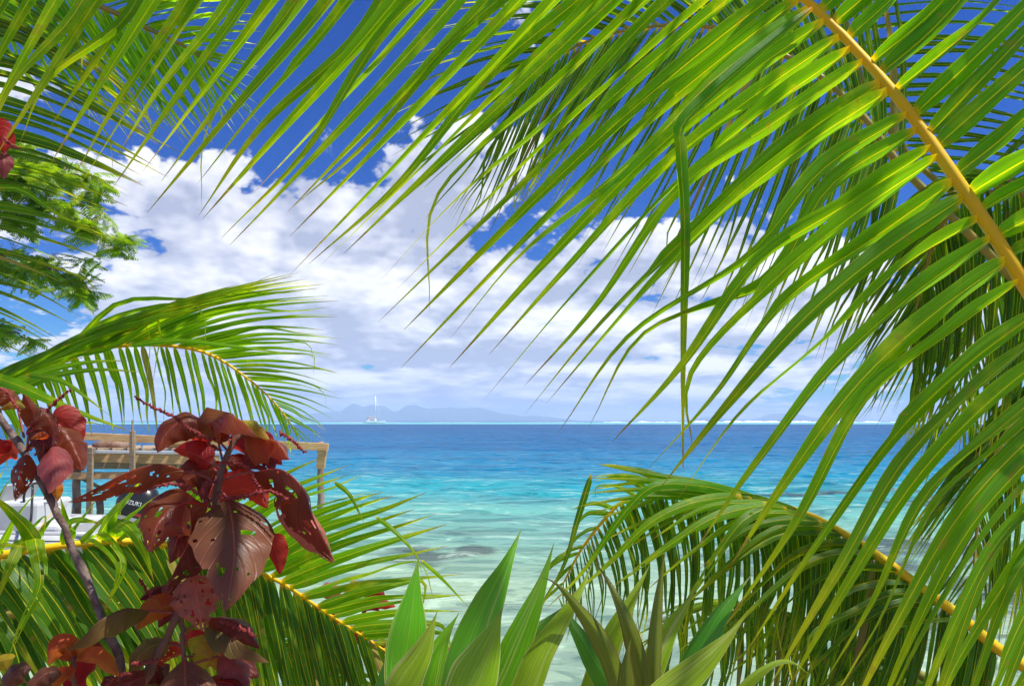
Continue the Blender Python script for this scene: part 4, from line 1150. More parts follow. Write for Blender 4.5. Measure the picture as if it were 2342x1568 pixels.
mc_brown = copper_material("copper_leaf_brown", (0.140, 0.047, 0.015), (5.2, 1.5, 1.1), patchc=(0.17, 0.030, 0.014), patch_amt=0.35, rough=0.26)
mc_maroon = copper_material("copper_leaf_maroon", (0.085, 0.014, 0.010), (7.0, 1.6, 1.4), rough=0.26)
mc_red = copper_material("copper_leaf_red", (0.40, 0.022, 0.020), (2.3, 1.5, 1.4), rib=(0.42, 0.06, 0.06), trans=0.52)
mc_pink = copper_material("copper_leaf_rose", (0.34, 0.085, 0.075), (2.2, 1.4, 1.3), rib=(0.45, 0.07, 0.07), trans=0.35)
mc_silver = copper_material("copper_leaf_bronze_sheen", (0.125, 0.048, 0.024), (3.0, 1.6, 1.4), rib=(0.30, 0.08, 0.06), trans=0.22, patchc=(0.17, 0.05, 0.03), rough=0.28)
mc_orange = copper_material("copper_leaf_orange", (0.52, 0.095, 0.015), (2.0, 1.7, 1.4), rib=(0.5, 0.2, 0.05), trans=0.42, patchc=(0.55, 0.20, 0.02))
mc_yellow = copper_material("copper_leaf_yellow", (0.36, 0.27, 0.015), (2.2, 2.2, 1.4), rib=(0.45, 0.36, 0.05), trans=0.42, patchc=(0.40, 0.10, 0.02), patch_amt=0.35)
mc_olive = copper_material("copper_leaf_olive", (0.13, 0.10, 0.025), (3.2, 2.8, 1.4), rib=(0.25, 0.17, 0.04), trans=0.38, patchc=(0.17, 0.07, 0.03))
m_stem = plain_mat("lichened_stem", (0.085, 0.042, 0.034), 0.85, scale=45.0, col2=(0.20, 0.15, 0.125), bump=0.9)
m_twig = plain_mat("red_brown_twig", (0.17, 0.075, 0.05), 0.7, scale=30.0, bump=0.3)
m_petiole = plain_mat("red_leaf_stalk", (0.30, 0.055, 0.045), 0.55, scale=30.0)
m_catkin = plain_mat("crimson_catkin", (0.26, 0.030, 0.026), 0.8, scale=60.0, bump=0.5)


def copper_profile(t):
    s = math.sin(math.pi * min(1.0, max(t, 0.004)) ** 0.66)
    return max(0.02, s ** 0.72 * (1 - 0.16 * max(0.0, (t - 0.7) / 0.3)))


def wiggle(pts, n, amp, seed):
    rs = random.Random(seed)
    out = []
    for p in catmull(pts, n):
        q_ = P(p[0], p[1], p[2])
        out.append(q_ + Vector((rs.gauss(0, amp), rs.gauss(0, amp), rs.gauss(0, amp))))
    return out


def stem(parent, pts, r0, r1, mat, name="stem", n=24, seed=1, knots=0.1):
    w_ = wiggle(pts, n, 0.0015, seed)
    mb = MB()
    mb.tube(w_, [(r0 + (r1 - r0) * i / n) * (1.25 if i % 5 == 0 else 1.0) for i in range(n + 1)], 9, wob=knots)
    return mb.build(name, mat, parent, smooth=True)


def catkin(parent, pts, r=0.0028, seed=0):
    ln = sum(math.dist(a[:2], b_[:2]) for a, b_ in zip(pts, pts[1:]))
    n = int(max(16, ln / 3.2))
    w_ = wiggle(pts, n, 0.0012, seed)
    mb = MB()
    mb.tube(w_, [r * (1.5 if i % 2 else 0.62) * (0.55 + 0.45 * math.sin(math.pi * (0.12 + 0.85 * i / n))) for i in range(n + 1)], 6, wob=0.35)
    return mb.build("catkin", m_catkin, parent, smooth=False)


def copper_leaf(parent, pts, wpx, mat, fold=0.3, roll=0.0, tw=0.0, curl=0.42, holes=0.0, stalk=None, seed=0, wave=0.13, lift=None):
    d = sum(p[2] for p in pts) / len(pts)
    n = 44 if holes else 26
    o = make_blade("leaf", [P(*p) for p in pts], wpx / FPX * d, mat, parent, n, 11 if holes else 6, prof=copper_profile, fold=fold, roll=roll, twist=tw, curl=curl,
                   wave=wave, holes=holes, seed=seed, lift=lift if lift is not None else (-0.5 if mat in (mc_red, mc_orange) else 0.45))
    if stalk:
        mb = MB()
        mb.tube([P(*p) for p in catmull(stalk + [pts[0]], 10)], 0.0022, 7)
        mb.build("leaf_stalk", m_petiole, o, smooth=True)
    return o


shrub = empty("copperleaf_shrub", (-0.62, 1.35, 0.62))
tag(shrub, "copperleaf shrub with large dark red insect-eaten leaves at lower left", "shrub", "copperleaf shrubs")
stem(shrub, [(560, 985, 1.42), (540, 998, 1.42), (512, 1050, 1.40), (500, 1110, 1.39), (490, 1190, 1.39), (462, 1270, 1.38), (436, 1334, 1.37), (401, 1421, 1.36), (348, 1525, 1.36), (280, 1650, 1.38), (230, 1800, 1.42), (250, 2300, 1.45)], .0055, .010, m_twig, seed=3, n=46)
stem(shrub, [(-40, 860, 1.42), (9, 968, 1.40), (52, 1029, 1.39), (96, 1103, 1.38), (144, 1199, 1.37), (183, 1290, 1.36), (218, 1377, 1.35), (253, 1460, 1.34), (283, 1556, 1.34), (290, 1800, 1.38), (270, 2300, 1.44)], .0058, .0088, m_stem, seed=4, n=46)
stem(shrub, [(-130, 250, 1.42), (-110, 420, 1.42), (-80, 640, 1.42), (-40, 860, 1.42)], .0045, .0072, m_stem, seed=5)
stem(shrub, [(412, 1335, 1.37), (418, 1460, 1.36), (424, 1530, 1.36), (412, 1640, 1.37)], .004, .005, m_twig, seed=6)
stem(shrub, [(168, 1500, 1.33), (172, 1560, 1.34), (210, 1650, 1.36), (250, 1750, 1.38)], .003, .005, m_twig, seed=7)
R = copper_leaf
# crown of the main stem
R(shrub, [(470, 968, 1.44), (420, 962, 1.42), (380, 990, 1.40), (360, 1034, 1.38)], 78, mc_brown, .25, .15, stalk=[(520, 1030, 1.41), (495, 1000, 1.43)], seed=1)
R(shrub, [(500, 1012, 1.42), (480, 970, 1.40), (520, 948, 1.36), (560, 968, 1.32), (590, 1000, 1.30)], 92, mc_brown, .55, -.5, stalk=[(508, 1050, 1.41)], seed=2)
R(shrub, [(470, 985, 1.45), (440, 988, 1.47), (412, 985, 1.5), (395, 975, 1.52)], 70, mc_red, .5, .6, seed=3)
R(shrub, [(543, 962, 1.43), (568, 964, 1.42), (592, 980, 1.41), (615, 1004, 1.40)], 48, mc_yellow, .3, -.3, stalk=[(530, 1010, 1.42)], seed=4)
R(shrub, [(560, 990, 1.44), (600, 1000, 1.42), (635, 1010, 1.40), (662, 1050, 1.38)], 96, mc_brown, .75, -.3, stalk=[(535, 1005, 1.42)], seed=5)
R(shrub, [(525, 1002, 1.47), (560, 1020, 1.48), (600, 1035, 1.48), (645, 1062, 1.48)], 88, mc_red, .2, .2, stalk=[(528, 1012, 1.42)], seed=6)
R(shrub, [(480, 1058, 1.45), (450, 1040, 1.46), (425, 1032, 1.47), (396, 1030, 1.48)], 62, mc_red, .15, .3, stalk=[(505, 1066, 1.41)], seed=7)
R(shrub, [(428, 1078, 1.36), (370, 1060, 1.33), (300, 1075, 1.30), (220, 1115, 1.28), (156, 1148, 1.27)], 84, mc_brown, .9, .45, holes=.36, stalk=[(497, 1105, 1.39), (465, 1088, 1.38)], seed=8)
R(shrub, [(490, 1072, 1.46), (460, 1078, 1.46), (432, 1095, 1.45), (420, 1125, 1.44)], 88, mc_brown, .2, -.2, stalk=[(502, 1085, 1.41)], seed=9)
R(shrub, [(470, 1060, 1.5), (480, 1085, 1.49), (470, 1115, 1.48), (455, 1132, 1.48)], 60, mc_red, .4, .5, seed=10)
R(shrub, [(520, 1060, 1.46), (545, 1052, 1.47), (560, 1062, 1.48), (568, 1082, 1.48)], 52, mc_maroon, .3, 0, stalk=[(508, 1075, 1.41)], seed=11)
R(shrub, [(580, 1078, 1.36), (640, 1072, 1.34), (690, 1110, 1.32), (715, 1180, 1.31), (766, 1284, 1.30)], 122, mc_brown, .85, -.35, holes=.34, stalk=[(502, 1100, 1.39), (545, 1085, 1.37)], seed=12)
R(shrub, [(640, 1130, 1.36), (680, 1180, 1.35), (720, 1230, 1.34), (764, 1287, 1.33)], 74, mc_pink, .25, .1, holes=.42, seed=13)
R(shrub, [(505, 1150, 1.46), (540, 1120, 1.46), (580, 1125, 1.46), (612, 1162, 1.46)], 80, mc_red, .25, .0, stalk=[(497, 1140, 1.40)], seed=14)
R(shrub, [(500, 1130, 1.48), (505, 1110, 1.48), (515, 1098, 1.48), (535, 1096, 1.48)], 52, mc_red, .2, 0, seed=15)
R(shrub, [(474, 1156, 1.38), (420, 1150, 1.33), (365, 1190, 1.28), (340, 1262, 1.25)], 140, mc_brown, .22, .1, holes=.25, stalk=[(493, 1165, 1.39)], seed=16)
R(shrub, [(522, 1142, 1.36), (532, 1200, 1.29), (536, 1270, 1.24), (528, 1330, 1.21), (517, 1396, 1.19)], 184, mc_silver, .14, -.05, curl=.18, holes=.26, stalk=[(495, 1130, 1.39), (510, 1128, 1.36)], seed=17, wave=.05)
R(shrub, [(448, 1186, 1.34), (430, 1240, 1.32), (405, 1290, 1.31), (382, 1346, 1.31)], 118, mc_maroon, .75, .55, holes=.3, stalk=[(480, 1180, 1.38)], seed=18)
R(shrub, [(440, 1312, 1.36), (448, 1350, 1.34), (456, 1395, 1.33), (462, 1442, 1.33)], 116, mc_pink, .12, .1, holes=.48, stalk=[(444, 1300, 1.38)], seed=19)
R(shrub, [(400, 1384, 1.37), (370, 1390, 1.36), (340, 1406, 1.35), (312, 1440, 1.34)], 62, mc_orange, .3, .2, stalk=[(415, 1380, 1.37)], seed=20)
R(shrub, [(404, 1330, 1.40), (390, 1350, 1.40), (378, 1375, 1.40), (370, 1392, 1.40)], 64, mc_maroon, .3, .2, holes=.6, seed=21)
R(shrub, [(340, 1396, 1.34), (285, 1390, 1.30), (225, 1420, 1.27), (190, 1455, 1.25), (150, 1486, 1.24)], 80, mc_olive, .95, .5, stalk=[(400, 1400, 1.36)], seed=22)
R(shrub, [(478, 1412, 1.38), (520, 1415, 1.36), (560, 1435, 1.34), (594, 1482, 1.33)], 84, mc_brown, .45, -.3, stalk=[(425, 1440, 1.36)], seed=23)
R(shrub, [(470, 1432, 1.36), (520, 1450, 1.34), (570, 1480, 1.32), (616, 1514, 1.31)], 62, mc_olive, .8, -.6, seed=24)
R(shrub, [(430, 1462, 1.36), (448, 1464, 1.35), (466, 1478, 1.34), (480, 1505, 1.33)], 46, mc_yellow, .15, 0, stalk=[(424, 1475, 1.36)], seed=25)
R(shrub, [(440, 1500, 1.38), (465, 1496, 1.37), (490, 1505, 1.36), (500, 1535, 1.35)], 52, mc_yellow, .2, 0, stalk=[(424, 1500, 1.36)], seed=26)
R(shrub, [(388, 1470, 1.38), (350, 1476, 1.36), (318, 1500, 1.35), (296, 1545, 1.34)], 66, mc_olive, .2, .1, stalk=[(420, 1480, 1.36)], seed=27)
R(shrub, [(422, 1508, 1.26), (424, 1560, 1.20), (428, 1620, 1.15), (430, 1690, 1.12)], 172, mc_silver, .25, 0, stalk=[(424, 1500, 1.34)], seed=28)
R(shrub, [(500, 1500, 1.36), (530, 1512, 1.35), (552, 1540, 1.34), (566, 1590, 1.33)], 72, mc_pink, .3, -.2, stalk=[(430, 1520, 1.36)], seed=29)
R(shrub, [(505, 1490, 1.40), (530, 1495, 1.40), (548, 1505, 1.40), (560, 1520, 1.40)], 46, mc_red, .3, -.2, seed=30)
R(shrub, [(480, 1560, 1.33), (520, 1560, 1.32), (560, 1590, 1.31), (590, 1640, 1.3)], 80, mc_maroon, .3, -.2, seed=31)
R(shrub, [(614, 1222, 1.42), (628, 1250, 1.42), (636, 1285, 1.42), (640, 1314, 1.42)], 50, mc_red, .3, .2, seed=32)
R(shrub, [(170, 1510, 1.33), (150, 1480, 1.32), (130, 1485, 1.31), (112, 1520, 1.30)], 56, mc_orange, .25, .2, seed=33)
R(shrub, [(176, 1512, 1.34), (182, 1490, 1.33), (192, 1478, 1.32), (202, 1470, 1.31)], 44, mc_orange, .25, -.2, seed=34)
R(shrub, [(178, 1510, 1.32), (210, 1505, 1.31), (240, 1518, 1.30), (272, 1545, 1.29)], 46, mc_orange, .35, -.3, seed=35)
R(shrub, [(205, 1470, 1.36), (215, 1480, 1.36), (222, 1500, 1.36), (214, 1515, 1.36)], 36, mc_maroon, .2, 0, seed=36)
R(shrub, [(72, 1525, 1.25), (50, 1525, 1.24), (25, 1545, 1.23), (0, 1590, 1.22)], 62, mc_silver, .3, .2, seed=37)
R(shrub, [(140, 1540, 1.26), (115, 1535, 1.25), (85, 1555, 1.24), (55, 1600, 1.23)], 62, mc_silver, .3, .2, seed=38)
R(shrub, [(165, 1550, 1.3), (150, 1545, 1.3), (135, 1555, 1.3), (118, 1585, 1.3)], 40, mc_orange, .3, 0, seed=39)
R(shrub, [(30, 1505, 1.34), (5, 1508, 1.34), (-20, 1520, 1.34), (-40, 1540, 1.34)], 40, mc_yellow, .3, 0, seed=40)
R(shrub, [(330, 1545, 1.3), (300, 1560, 1.3), (280, 1590, 1.3), (270, 1640, 1.3)], 60, mc_maroon, .3, 0, seed=41)
# mostly dark leaves added deeper in, standing for the shrub's shaded inside
rr = random.Random(5)
for i in range(22):
    x0, y0 = rr.choice(((430, 1180), (470, 1100), (430, 1300), (400, 1440), (460, 1500), (350, 1540), (540, 1040), (420, 1370), (500, 1540), (240, 1540)))
    x0 += rr.uniform(-45, 45)
    y0 += rr.uniform(-35, 35)
    an = rr.uniform(0.2, 2.9)
    ll = rr.uniform(70, 125)
    dx, dy = math.cos(an) * ll, math.sin(an) * ll * .8
    R(shrub, [(x0, y0, 1.50), (x0 + dx * .33, y0 + dy * .2, 1.47), (x0 + dx * .7, y0 + dy * .6, 1.45), (x0 + dx, y0 + dy, 1.44)], ll * rr.uniform(.55, .8),
      rr.choice((mc_brown, mc_maroon, mc_maroon, mc_olive, mc_red)), .3, rr.uniform(-.4, .4), holes=rr.choice((0, 0, .3)), seed=300 + i)
# left branch
R(shrub, [(86, 985, 1.40), (78, 950, 1.39), (68, 925, 1.38), (54, 900, 1.37)], 44, mc_brown, .35, .2, stalk=[(60, 1035, 1.39), (80, 1010, 1.4)], seed=51)
R(shrub, [(92, 930, 1.36), (108, 950, 1.35), (120, 975, 1.35), (122, 1002, 1.35)], 48, mc_brown, .3, -.2, seed=52)
R(shrub, [(125, 970, 1.42), (150, 990, 1.41), (172, 1030, 1.40), (192, 1076, 1.39)], 98, mc_brown, .4, -.2, stalk=[(68, 1030, 1.39), (100, 985, 1.41)], seed=53)
R(shrub, [(118, 958, 1.45), (145, 960, 1.46), (168, 985, 1.46), (186, 1015, 1.46)], 62, mc_red, .3, 0, seed=54)
R(shrub, [(66, 985, 1.37), (88, 990, 1.36), (100, 1015, 1.35), (92, 1060, 1.35)], 66, mc_maroon, .25, .1, stalk=[(62, 1030, 1.39)], seed=55)
R(shrub, [(118, 1014, 1.37), (124, 1045, 1.33), (122, 1085, 1.29), (112, 1128, 1.27)], 76, mc_pink, .3, .1, stalk=[(80, 1040, 1.38), (105, 1012, 1.37)], seed=56)
R(shrub, [(60, 1040, 1.36), (50, 1070, 1.35), (44, 1105, 1.34), (34, 1146, 1.34)], 52, mc_brown, .35, .2, holes=.3, stalk=[(70, 1050, 1.38)], seed=57)
R(shrub, [(40, 930, 1.42), (28, 910, 1.41), (14, 898, 1.4), (-6, 884, 1.39)], 52, mc_brown, .3, .2, stalk=[(55, 1000, 1.4)], seed=58)
R(shrub, [(58, 932, 1.36), (40, 922, 1.35), (20, 925, 1.34), (-4, 938, 1.34)], 24, mc_yellow, .3, .1, seed=59)
R(shrub, [(6, 1005, 1.4), (0, 1020, 1.4), (-8, 1035, 1.4), (-20, 1050, 1.4)], 50, mc_red, .3, .1, seed=60)
R(shrub, [(40, 1040, 1.42), (20, 1035, 1.42), (2, 1045, 1.42), (-14, 1070, 1.42)], 50, mc_red, .3, .1, seed=61)
R(shrub, [(120, 1100, 1.38), (128, 1115, 1.38), (130, 1130, 1.38), (128, 1150, 1.38)], 26, mc_orange, .3, .1, seed=62)
R(shrub, [(108, 992, 1.34), (98, 998, 1.34), (86, 1000, 1.34), (70, 1004, 1.34)], 22, mc_orange, .3, .1, seed=63)
R(shrub, [(-30, 300, 1.36), (-8, 300, 1.35), (8, 325, 1.34), (10, 352, 1.34)], 56, mc_red, .3, -.2, stalk=[(-105, 330, 1.42)], seed=64)
R(shrub, [(-30, 360, 1.36), (-4, 355, 1.35), (10, 372, 1.34), (8, 410, 1.34)], 56, mc_pink, .3, -.2, stalk=[(-100, 380, 1.42)], seed=65)
for i, c in enumerate(([(530, 1000, 1.40), (470, 1000, 1.36), (400, 955, 1.34), (350, 930, 1.33), (308, 908, 1.32)], [(640, 988, 1.36), (665, 1005, 1.35), (700, 1035, 1.35)], [(490, 1160, 1.36), (440, 1120, 1.33), (390, 1106, 1.31), (313, 1126, 1.30)],
                       [(505, 1055, 1.39), (560, 1068, 1.36), (590, 1110, 1.34), (612, 1150, 1.33)], [(500, 1140, 1.37), (560, 1135, 1.33), (610, 1122, 1.32), (660, 1140, 1.31)], [(495, 1100, 1.38), (470, 1115, 1.36), (480, 1150, 1.35)], [(505, 1030, 1.39), (475, 1010, 1.37)],
                       [(500, 1420, 1.3), (545, 1432, 1.28), (588, 1455, 1.27)], [(300, 1520, 1.31), (330, 1515, 1.3), (362, 1508, 1.3)], [(318, 1322, 1.36), (330, 1342, 1.36), (345, 1366, 1.36)], [(300, 1540, 1.3), (270, 1545, 1.3), (240, 1568, 1.3)],
                       [(0, 885, 1.34), (20, 905, 1.33), (44, 940, 1.33)], [(60, 990, 1.36), (100, 945, 1.36), (160, 890, 1.36)], [(10, 318, 1.33), (22, 330, 1.33), (42, 338, 1.33)])):
    catkin(shrub, c, seed=70 + i)

shrub2 = empty("copperleaf_shrub", (-0.72, 2.75, 0.6))
tag(shrub2, "small bright red copperleaf shrub glimpsed behind the lower palm frond", "shrub", "copperleaf shrubs")
stem(shrub2, [(838, 1350, 2.66), (832, 1400, 2.66), (800, 1470, 2.66), (770, 1560, 2.68), (745, 1720, 2.71), (720, 1990, 2.71)], .006, .014, m_twig, seed=9)
stem(shrub2, [(745, 1410, 2.66), (770, 1470, 2.66), (772, 1560, 2.68)], .005, .008, m_twig, seed=10)
for i, (pts, wd, mt) in enumerate((([(815, 1345, 3.0), (845, 1340, 2.98), (865, 1348, 2.96), (882, 1368, 2.95)], 40, mc_red), ([(835, 1365, 3.0), (860, 1372, 2.98), (885, 1380, 2.97), (905, 1386, 2.96)], 30, mc_red), ([(825, 1350, 3.0), (812, 1338, 2.98), (798, 1345, 2.97), (788, 1358, 2.96)], 34, mc_yellow),
                                   ([(800, 1375, 3.0), (830, 1378, 2.98), (850, 1382, 2.97), (868, 1396, 2.96)], 34, mc_red), ([(780, 1355, 3.0), (755, 1345, 2.98), (735, 1350, 2.97), (715, 1366, 2.96)], 44, mc_pink), ([(765, 1380, 3.0), (745, 1400, 2.98), (728, 1420, 2.97), (718, 1448, 2.96)], 56, mc_red),
                                   ([(770, 1410, 3.0), (760, 1430, 2.98), (748, 1450, 2.97), (740, 1470, 2.96)], 44, mc_red), ([(800, 1430, 3.0), (815, 1440, 2.98), (830, 1450, 2.97), (850, 1462, 2.96)], 40, mc_red), ([(795, 1440, 3.0), (805, 1460, 2.98), (806, 1480, 2.97), (804, 1500, 2.96)], 30, mc_red),
                                   ([(850, 1465, 3.0), (870, 1470, 2.98), (890, 1480, 2.97), (905, 1495, 2.96)], 34, mc_maroon), ([(1000, 1490, 3.0), (1015, 1488, 2.98), (1035, 1492, 2.97), (1060, 1500, 2.96)], 30, mc_maroon), ([(780, 1480, 3.0), (785, 1500, 2.98), (788, 1520, 2.97), (785, 1545, 2.96)], 30, mc_red))):
    copper_leaf(shrub2, [(p[0], p[1], p[2] - .35) for p in pts], wd, mt, .3, 0, seed=90 + i, lift=.5)
stem(shrub2, [(1005, 1492, 2.68), (950, 1520, 2.68), (850, 1560, 2.69), (770, 1640, 2.71)], .004, .007, m_twig, seed=12)

# ------------------------------------------------------------------ flame tree beyond the jetty
m_flame = leaf_material("flame_tree_leaf", (0.11, 0.26, 0.006), (3.2, 2.9, 1.4), tip_dry=0.1, spots=0.0, blotch=0.35, trans=0.42)
m_bark = plain_mat("grey_bark", (0.17, 0.14, 0.11), 0.9, scale=6.0, bump=0.7)
m_bud = plain_mat("cream_flower_bud", (0.62, 0.50, 0.22), 0.8, scale=10.0, col2=(0.60, 0.28, 0.10))


def feather_leaf(seed):
    """a twice-divided leaf: midrib along +X with pairs of toothed side feathers, drooping"""
    rs = random.Random(seed)
    vs, fs, uvs = [], [], []

    def quad(a, b_, c, d):
        i = len(vs)
        vs.extend((a, b_, c, d))
        uvs.extend(((0.3, 0.1), (0.3, 0.6), (0.7, 0.6), (0.7, 0.1)))
        fs.append([i, i + 1, i + 2, i + 3])
    L = 0.44
    n = 10
    for i in range(n):
        t = (i + 0.6) / n
        c = Vector((L * t, 0, -0.22 * L * t * t))
        ln = 0.135 * math.sin(math.pi * (0.18 + 0.74 * t)) * rs.uniform(.85, 1.1)
        for sgn in (-1, 1):
            dirv = Vector((0.5, sgn * 0.86, -0.25 + rs.uniform(-.15, .15))).normalized()
            side = dirv.cross(Vector((rs.uniform(-.25, .25), 0, 1))).normalized()
            m_ = 4
            for j in range(m_):
                a0, a1 = j / m_, (j + 1) / m_
                w0, w1 = 0.018 * math.sin(math.pi * (.12 + .8 * a0)), 0.018 * math.sin(math.pi * (.12 + .8 * a1))
                p0 = c + dirv * ln * a0 + Vector((0, 0, -.25 * ln * a0 * a0))
                p1 = c + dirv * ln * a1 + Vector((0, 0, -.25 * ln * a1 * a1))
                quad(p0 - side * w0, p0 + side * w0, p1 + side * w1 * .8, p1 - side * w1 * .8)
    c0, c1 = Vector((0, 0, 0)), Vector((L, 0, -0.22 * L))
    quad(c0 + Vector((0, .004, 0)), c0 - Vector((0, .004, 0)), c1 - Vector((0, .002, 0)), c1 + Vector((0, .002, 0)))
    me = bpy.data.meshes.new("leaf_spray")
    me.from_pydata([tuple(v) for v in vs], [], fs)
    ul = me.uv_layers.new(name="UVMap")
    flat = []
    for f in fs:
        for vi in f:
            flat.extend(uvs[vi])
    ul.data.foreach_set("uv", flat)
    me.materials.append(m_flame)
    return me


tree = empty("flame_tree", (-12.6, 14.4, 0.6))
tag(tree, "flame tree with feathery leaves and cream buds reaching in from the left edge", "tree")
MB().tube([(-12.6, 14.4, 0.3), (-12.5, 14.4, 2.0), (-12.3, 14.3, 3.6), (-12.0, 14.2, 5.0)], [.30, .24, .20, .15], 14, wob=.06).build("trunk", m_bark, tree, smooth=True)
FD = 14.0
rs = random.Random(77)
spray_meshes = [feather_leaf(200 + i) for i in range(4)]
limbs = [([(-330, 560), (-200, 470), (-60, 420), (60, 400), (150, 395), (225, 420)], .075, 190), ([(-330, 560), (-160, 500), (-20, 480), (90, 480), (190, 505), (268, 570)], .075, 230), ([(-330, 600), (-200, 590), (-60, 580), (40, 590), (130, 620), (200, 672)], .07, 190),
         ([(-330, 640), (-200, 680), (-100, 730), (-30, 750), (30, 760), (70, 775)], .06, 110), ([(-330, 560), (-180, 400), (-60, 350), (30, 350), (100, 375), (150, 400)], .06, 140)]
for li, (pp, r, cnt) in enumerate(limbs):
    pts = catmull([(x, y, FD + rs.uniform(-.5, .5)) for x, y in pp], 24)
    W = [P(*p) + Vector((rs.gauss(0, .02), rs.gauss(0, .02), rs.gauss(0, .02))) for p in pts]
    W = [Vector((-12.05, 14.2, 4.6 + .1 * li))] + W
    lim = MB()
    lim.tube(W, [r * (1 - .9 * i / len(W)) for i in range(len(W))], 8)
    for j in range(6, len(W) - 1, 2):                         # side twigs
        e = W[j] + Vector((rs.uniform(-.1, .4), rs.uniform(-.5, .5), rs.uniform(-.3, .3)))
        lim.tube([W[j], W[j].lerp(e, .5) + Vector((0, 0, .04)), e], [.014, .010, .005], 6)
    br = lim.build("branch", m_bark, tree, smooth=True)
    hubs = []
    for c in range(max(12, cnt // 6)):                        # rosettes of leaves at the twig ends
        u = rs.uniform(0.25, 1.0)
        j = min(len(W) - 1, int(u * (len(W) - 1)))
        hubs.append(W[j] + Vector((rs.gauss(0, .16), rs.gauss(0, .3), rs.gauss(0, .16))))
    hubs.append(W[-1])
    for hub in hubs:
        for c in range(13):
            o = bpy.data.objects.new("leaf_spray", spray_meshes[rs.randrange(4)])
            o.location = hub + Vector((rs.gauss(0, .05), rs.gauss(0, .05), rs.gauss(0, .05)))
            o.rotation_euler = (rs.gauss(0, .35), rs.gauss(.15, .45), rs.uniform(-math.pi, math.pi))
            o.scale = [rs.uniform(.6, 1.05)] * 3
            COL.objects.link(o)
            o.parent = br
    bud = MB()
    for c in range(16 if li in (0, 1, 2) else 5):
        j = rs.randrange(8, len(W))
        q_ = W[j] + Vector((rs.gauss(0, .15), rs.gauss(0, .2), rs.uniform(.05, .25)))
        for z in range(7):
            p = q_ + Vector((rs.gauss(0, .04), rs.gauss(0, .04), rs.gauss(0, .04)))
            bud.tube([p, p + Vector((0, 0, .014)), p + Vector((0, 0, .028))], [.004, .012, .004], 5)
    bo = bud.build("flower_buds", m_bud, br, smooth=True)
    bo["kind"] = "stuff"

# ------------------------------------------------------------------ wooden jetty
m_plank = plain_mat("weathered_plank", (0.68, 0.43, 0.19), 0.8, scale=5.0, col2=(0.50, 0.30, 0.13), stretch=(1, 8, 8), bump=0.35)
m_plank_d = plain_mat("grey_plank", (0.42, 0.31, 0.20), 0.85, scale=5.0, col2=(0.28, 0.19, 0.12), stretch=(1, 8, 8), bump=0.35)
m_pole = plain_mat("peeling_pole", (0.36, 0.27, 0.21), 0.85, scale=9.0, col2=(0.22, 0.11, 0.08), stretch=(1, 1, .5), bump=0.6)
m_white = plain_mat("chalky_white_paint", (0.56, 0.58, 0.58), 0.45, var=0.12, scale=4.0)
m_grey = plain_mat("grey_gelcoat", (0.42, 0.43, 0.45), 0.4, var=0.12, scale=4.0)
m_black = plain_mat("black_plastic", (0.018, 0.018, 0.02), 0.35, var=0.2, scale=8.0)
m_steel = plain_mat("dull_steel", (0.5, 0.5, 0.5), 0.35, metal=0.9, var=0.2)

JD = 11.6
dock = empty("wooden_jetty", P(470, 1300, JD))
tag(dock, "rough wooden jetty with plank rails and pole legs behind the red leaves", "jetty")


def jp(x, y, d=JD):
    return P(x, y, d)


def board(name, a, b_, wd, th, mat, up=Vector((0, 0, 1))):
    return MB().bar(a, b_, th, wd, up).build(name, mat, dock, bevel=.006)


PX = JD / FPX
board("rail", jp(120, 994), jp(751, 1022), 17 * PX, .045, m_plank)
board("rail", jp(195, 1044), jp(500, 1052), 22 * PX, .045, m_plank)
board("rail", jp(60, 1088), jp(340, 1086), 16 * PX, .045, m_plank)
board("rail", jp(300, 1110), jp(480, 1092), 14 * PX, .045, m_plank)
for i in range(9):                                           # deck planks, seen almost edge-on
    x0 = 205 + i * 34
    board("plank", jp(x0, 1027, JD - .05), jp(x0, 1020, JD + 1.5), .20, .035, m_plank_d, up=Vector((1, 0, 0)))
board("edge_beam", jp(200, 1032, JD - .10), jp(512, 1036, JD - .10), 7 * PX, .05, m_white)
board("edge_beam", jp(200, 1062, JD + 1.3), jp(512, 1062, JD + 1.3), 22 * PX, .06, m_plank_d)
for x, y0, y1, r, mt in ((175, 1040, 1330, .062, m_pole), (733, 1010, 1345, .05, m_pole), (228, 1140, 1345, .055, m_pole), (455, 1030, 1345, .055, m_pole)):
    pts = [jp(x + (1.5 if i % 2 else -1), y0 + (y1 - y0) * i / 8, JD + .12) for i in range(9)]
    MB().tube(pts, [r * (1.05 - .1 * math.sin(i)) for i in range(9)], 12, wob=.05).build("post", mt, dock, smooth=True)
board("post", jp(207, 1022, JD - .17), jp(202, 1345, JD - .17), .085, .05, m_plank_d, up=Vector((1, 0, 0)))
board("post", jp(303, 985, JD - .19), jp(302, 1345, JD - .19), .075, .05, m_plank_d, up=Vector((1, 0, 0)))
board("post", jp(738, 1030, JD + .02), jp(733, 1070, JD + .02), .13, .08, m_plank, up=Vector((1, 0, 0)))
board("brace", jp(160, 1080, JD + .3), jp(240, 1120, JD + .3), .05, .04, m_plank_d)
bk = MB()
bk.box(jp(210, 1030, JD - .16), (.10, .02, .08)).build("bracket", m_steel, dock)
MB().tube([jp(303, 1030, JD - .25), jp(303, 960, JD - .25)], .014, 6).build("stake", m_plank_d, dock)
log = MB().tube([jp(215, 1020, JD + .3), jp(235, 1018, JD + .3), jp(260, 1017, JD + .3), jp(292, 1018, JD + .3)], [.06, .085, .08, .09], 12, wob=.1).build("driftwood_log", m_pole, None, smooth=True)
tag(log, "dark driftwood log lying on the jetty deck", "log")
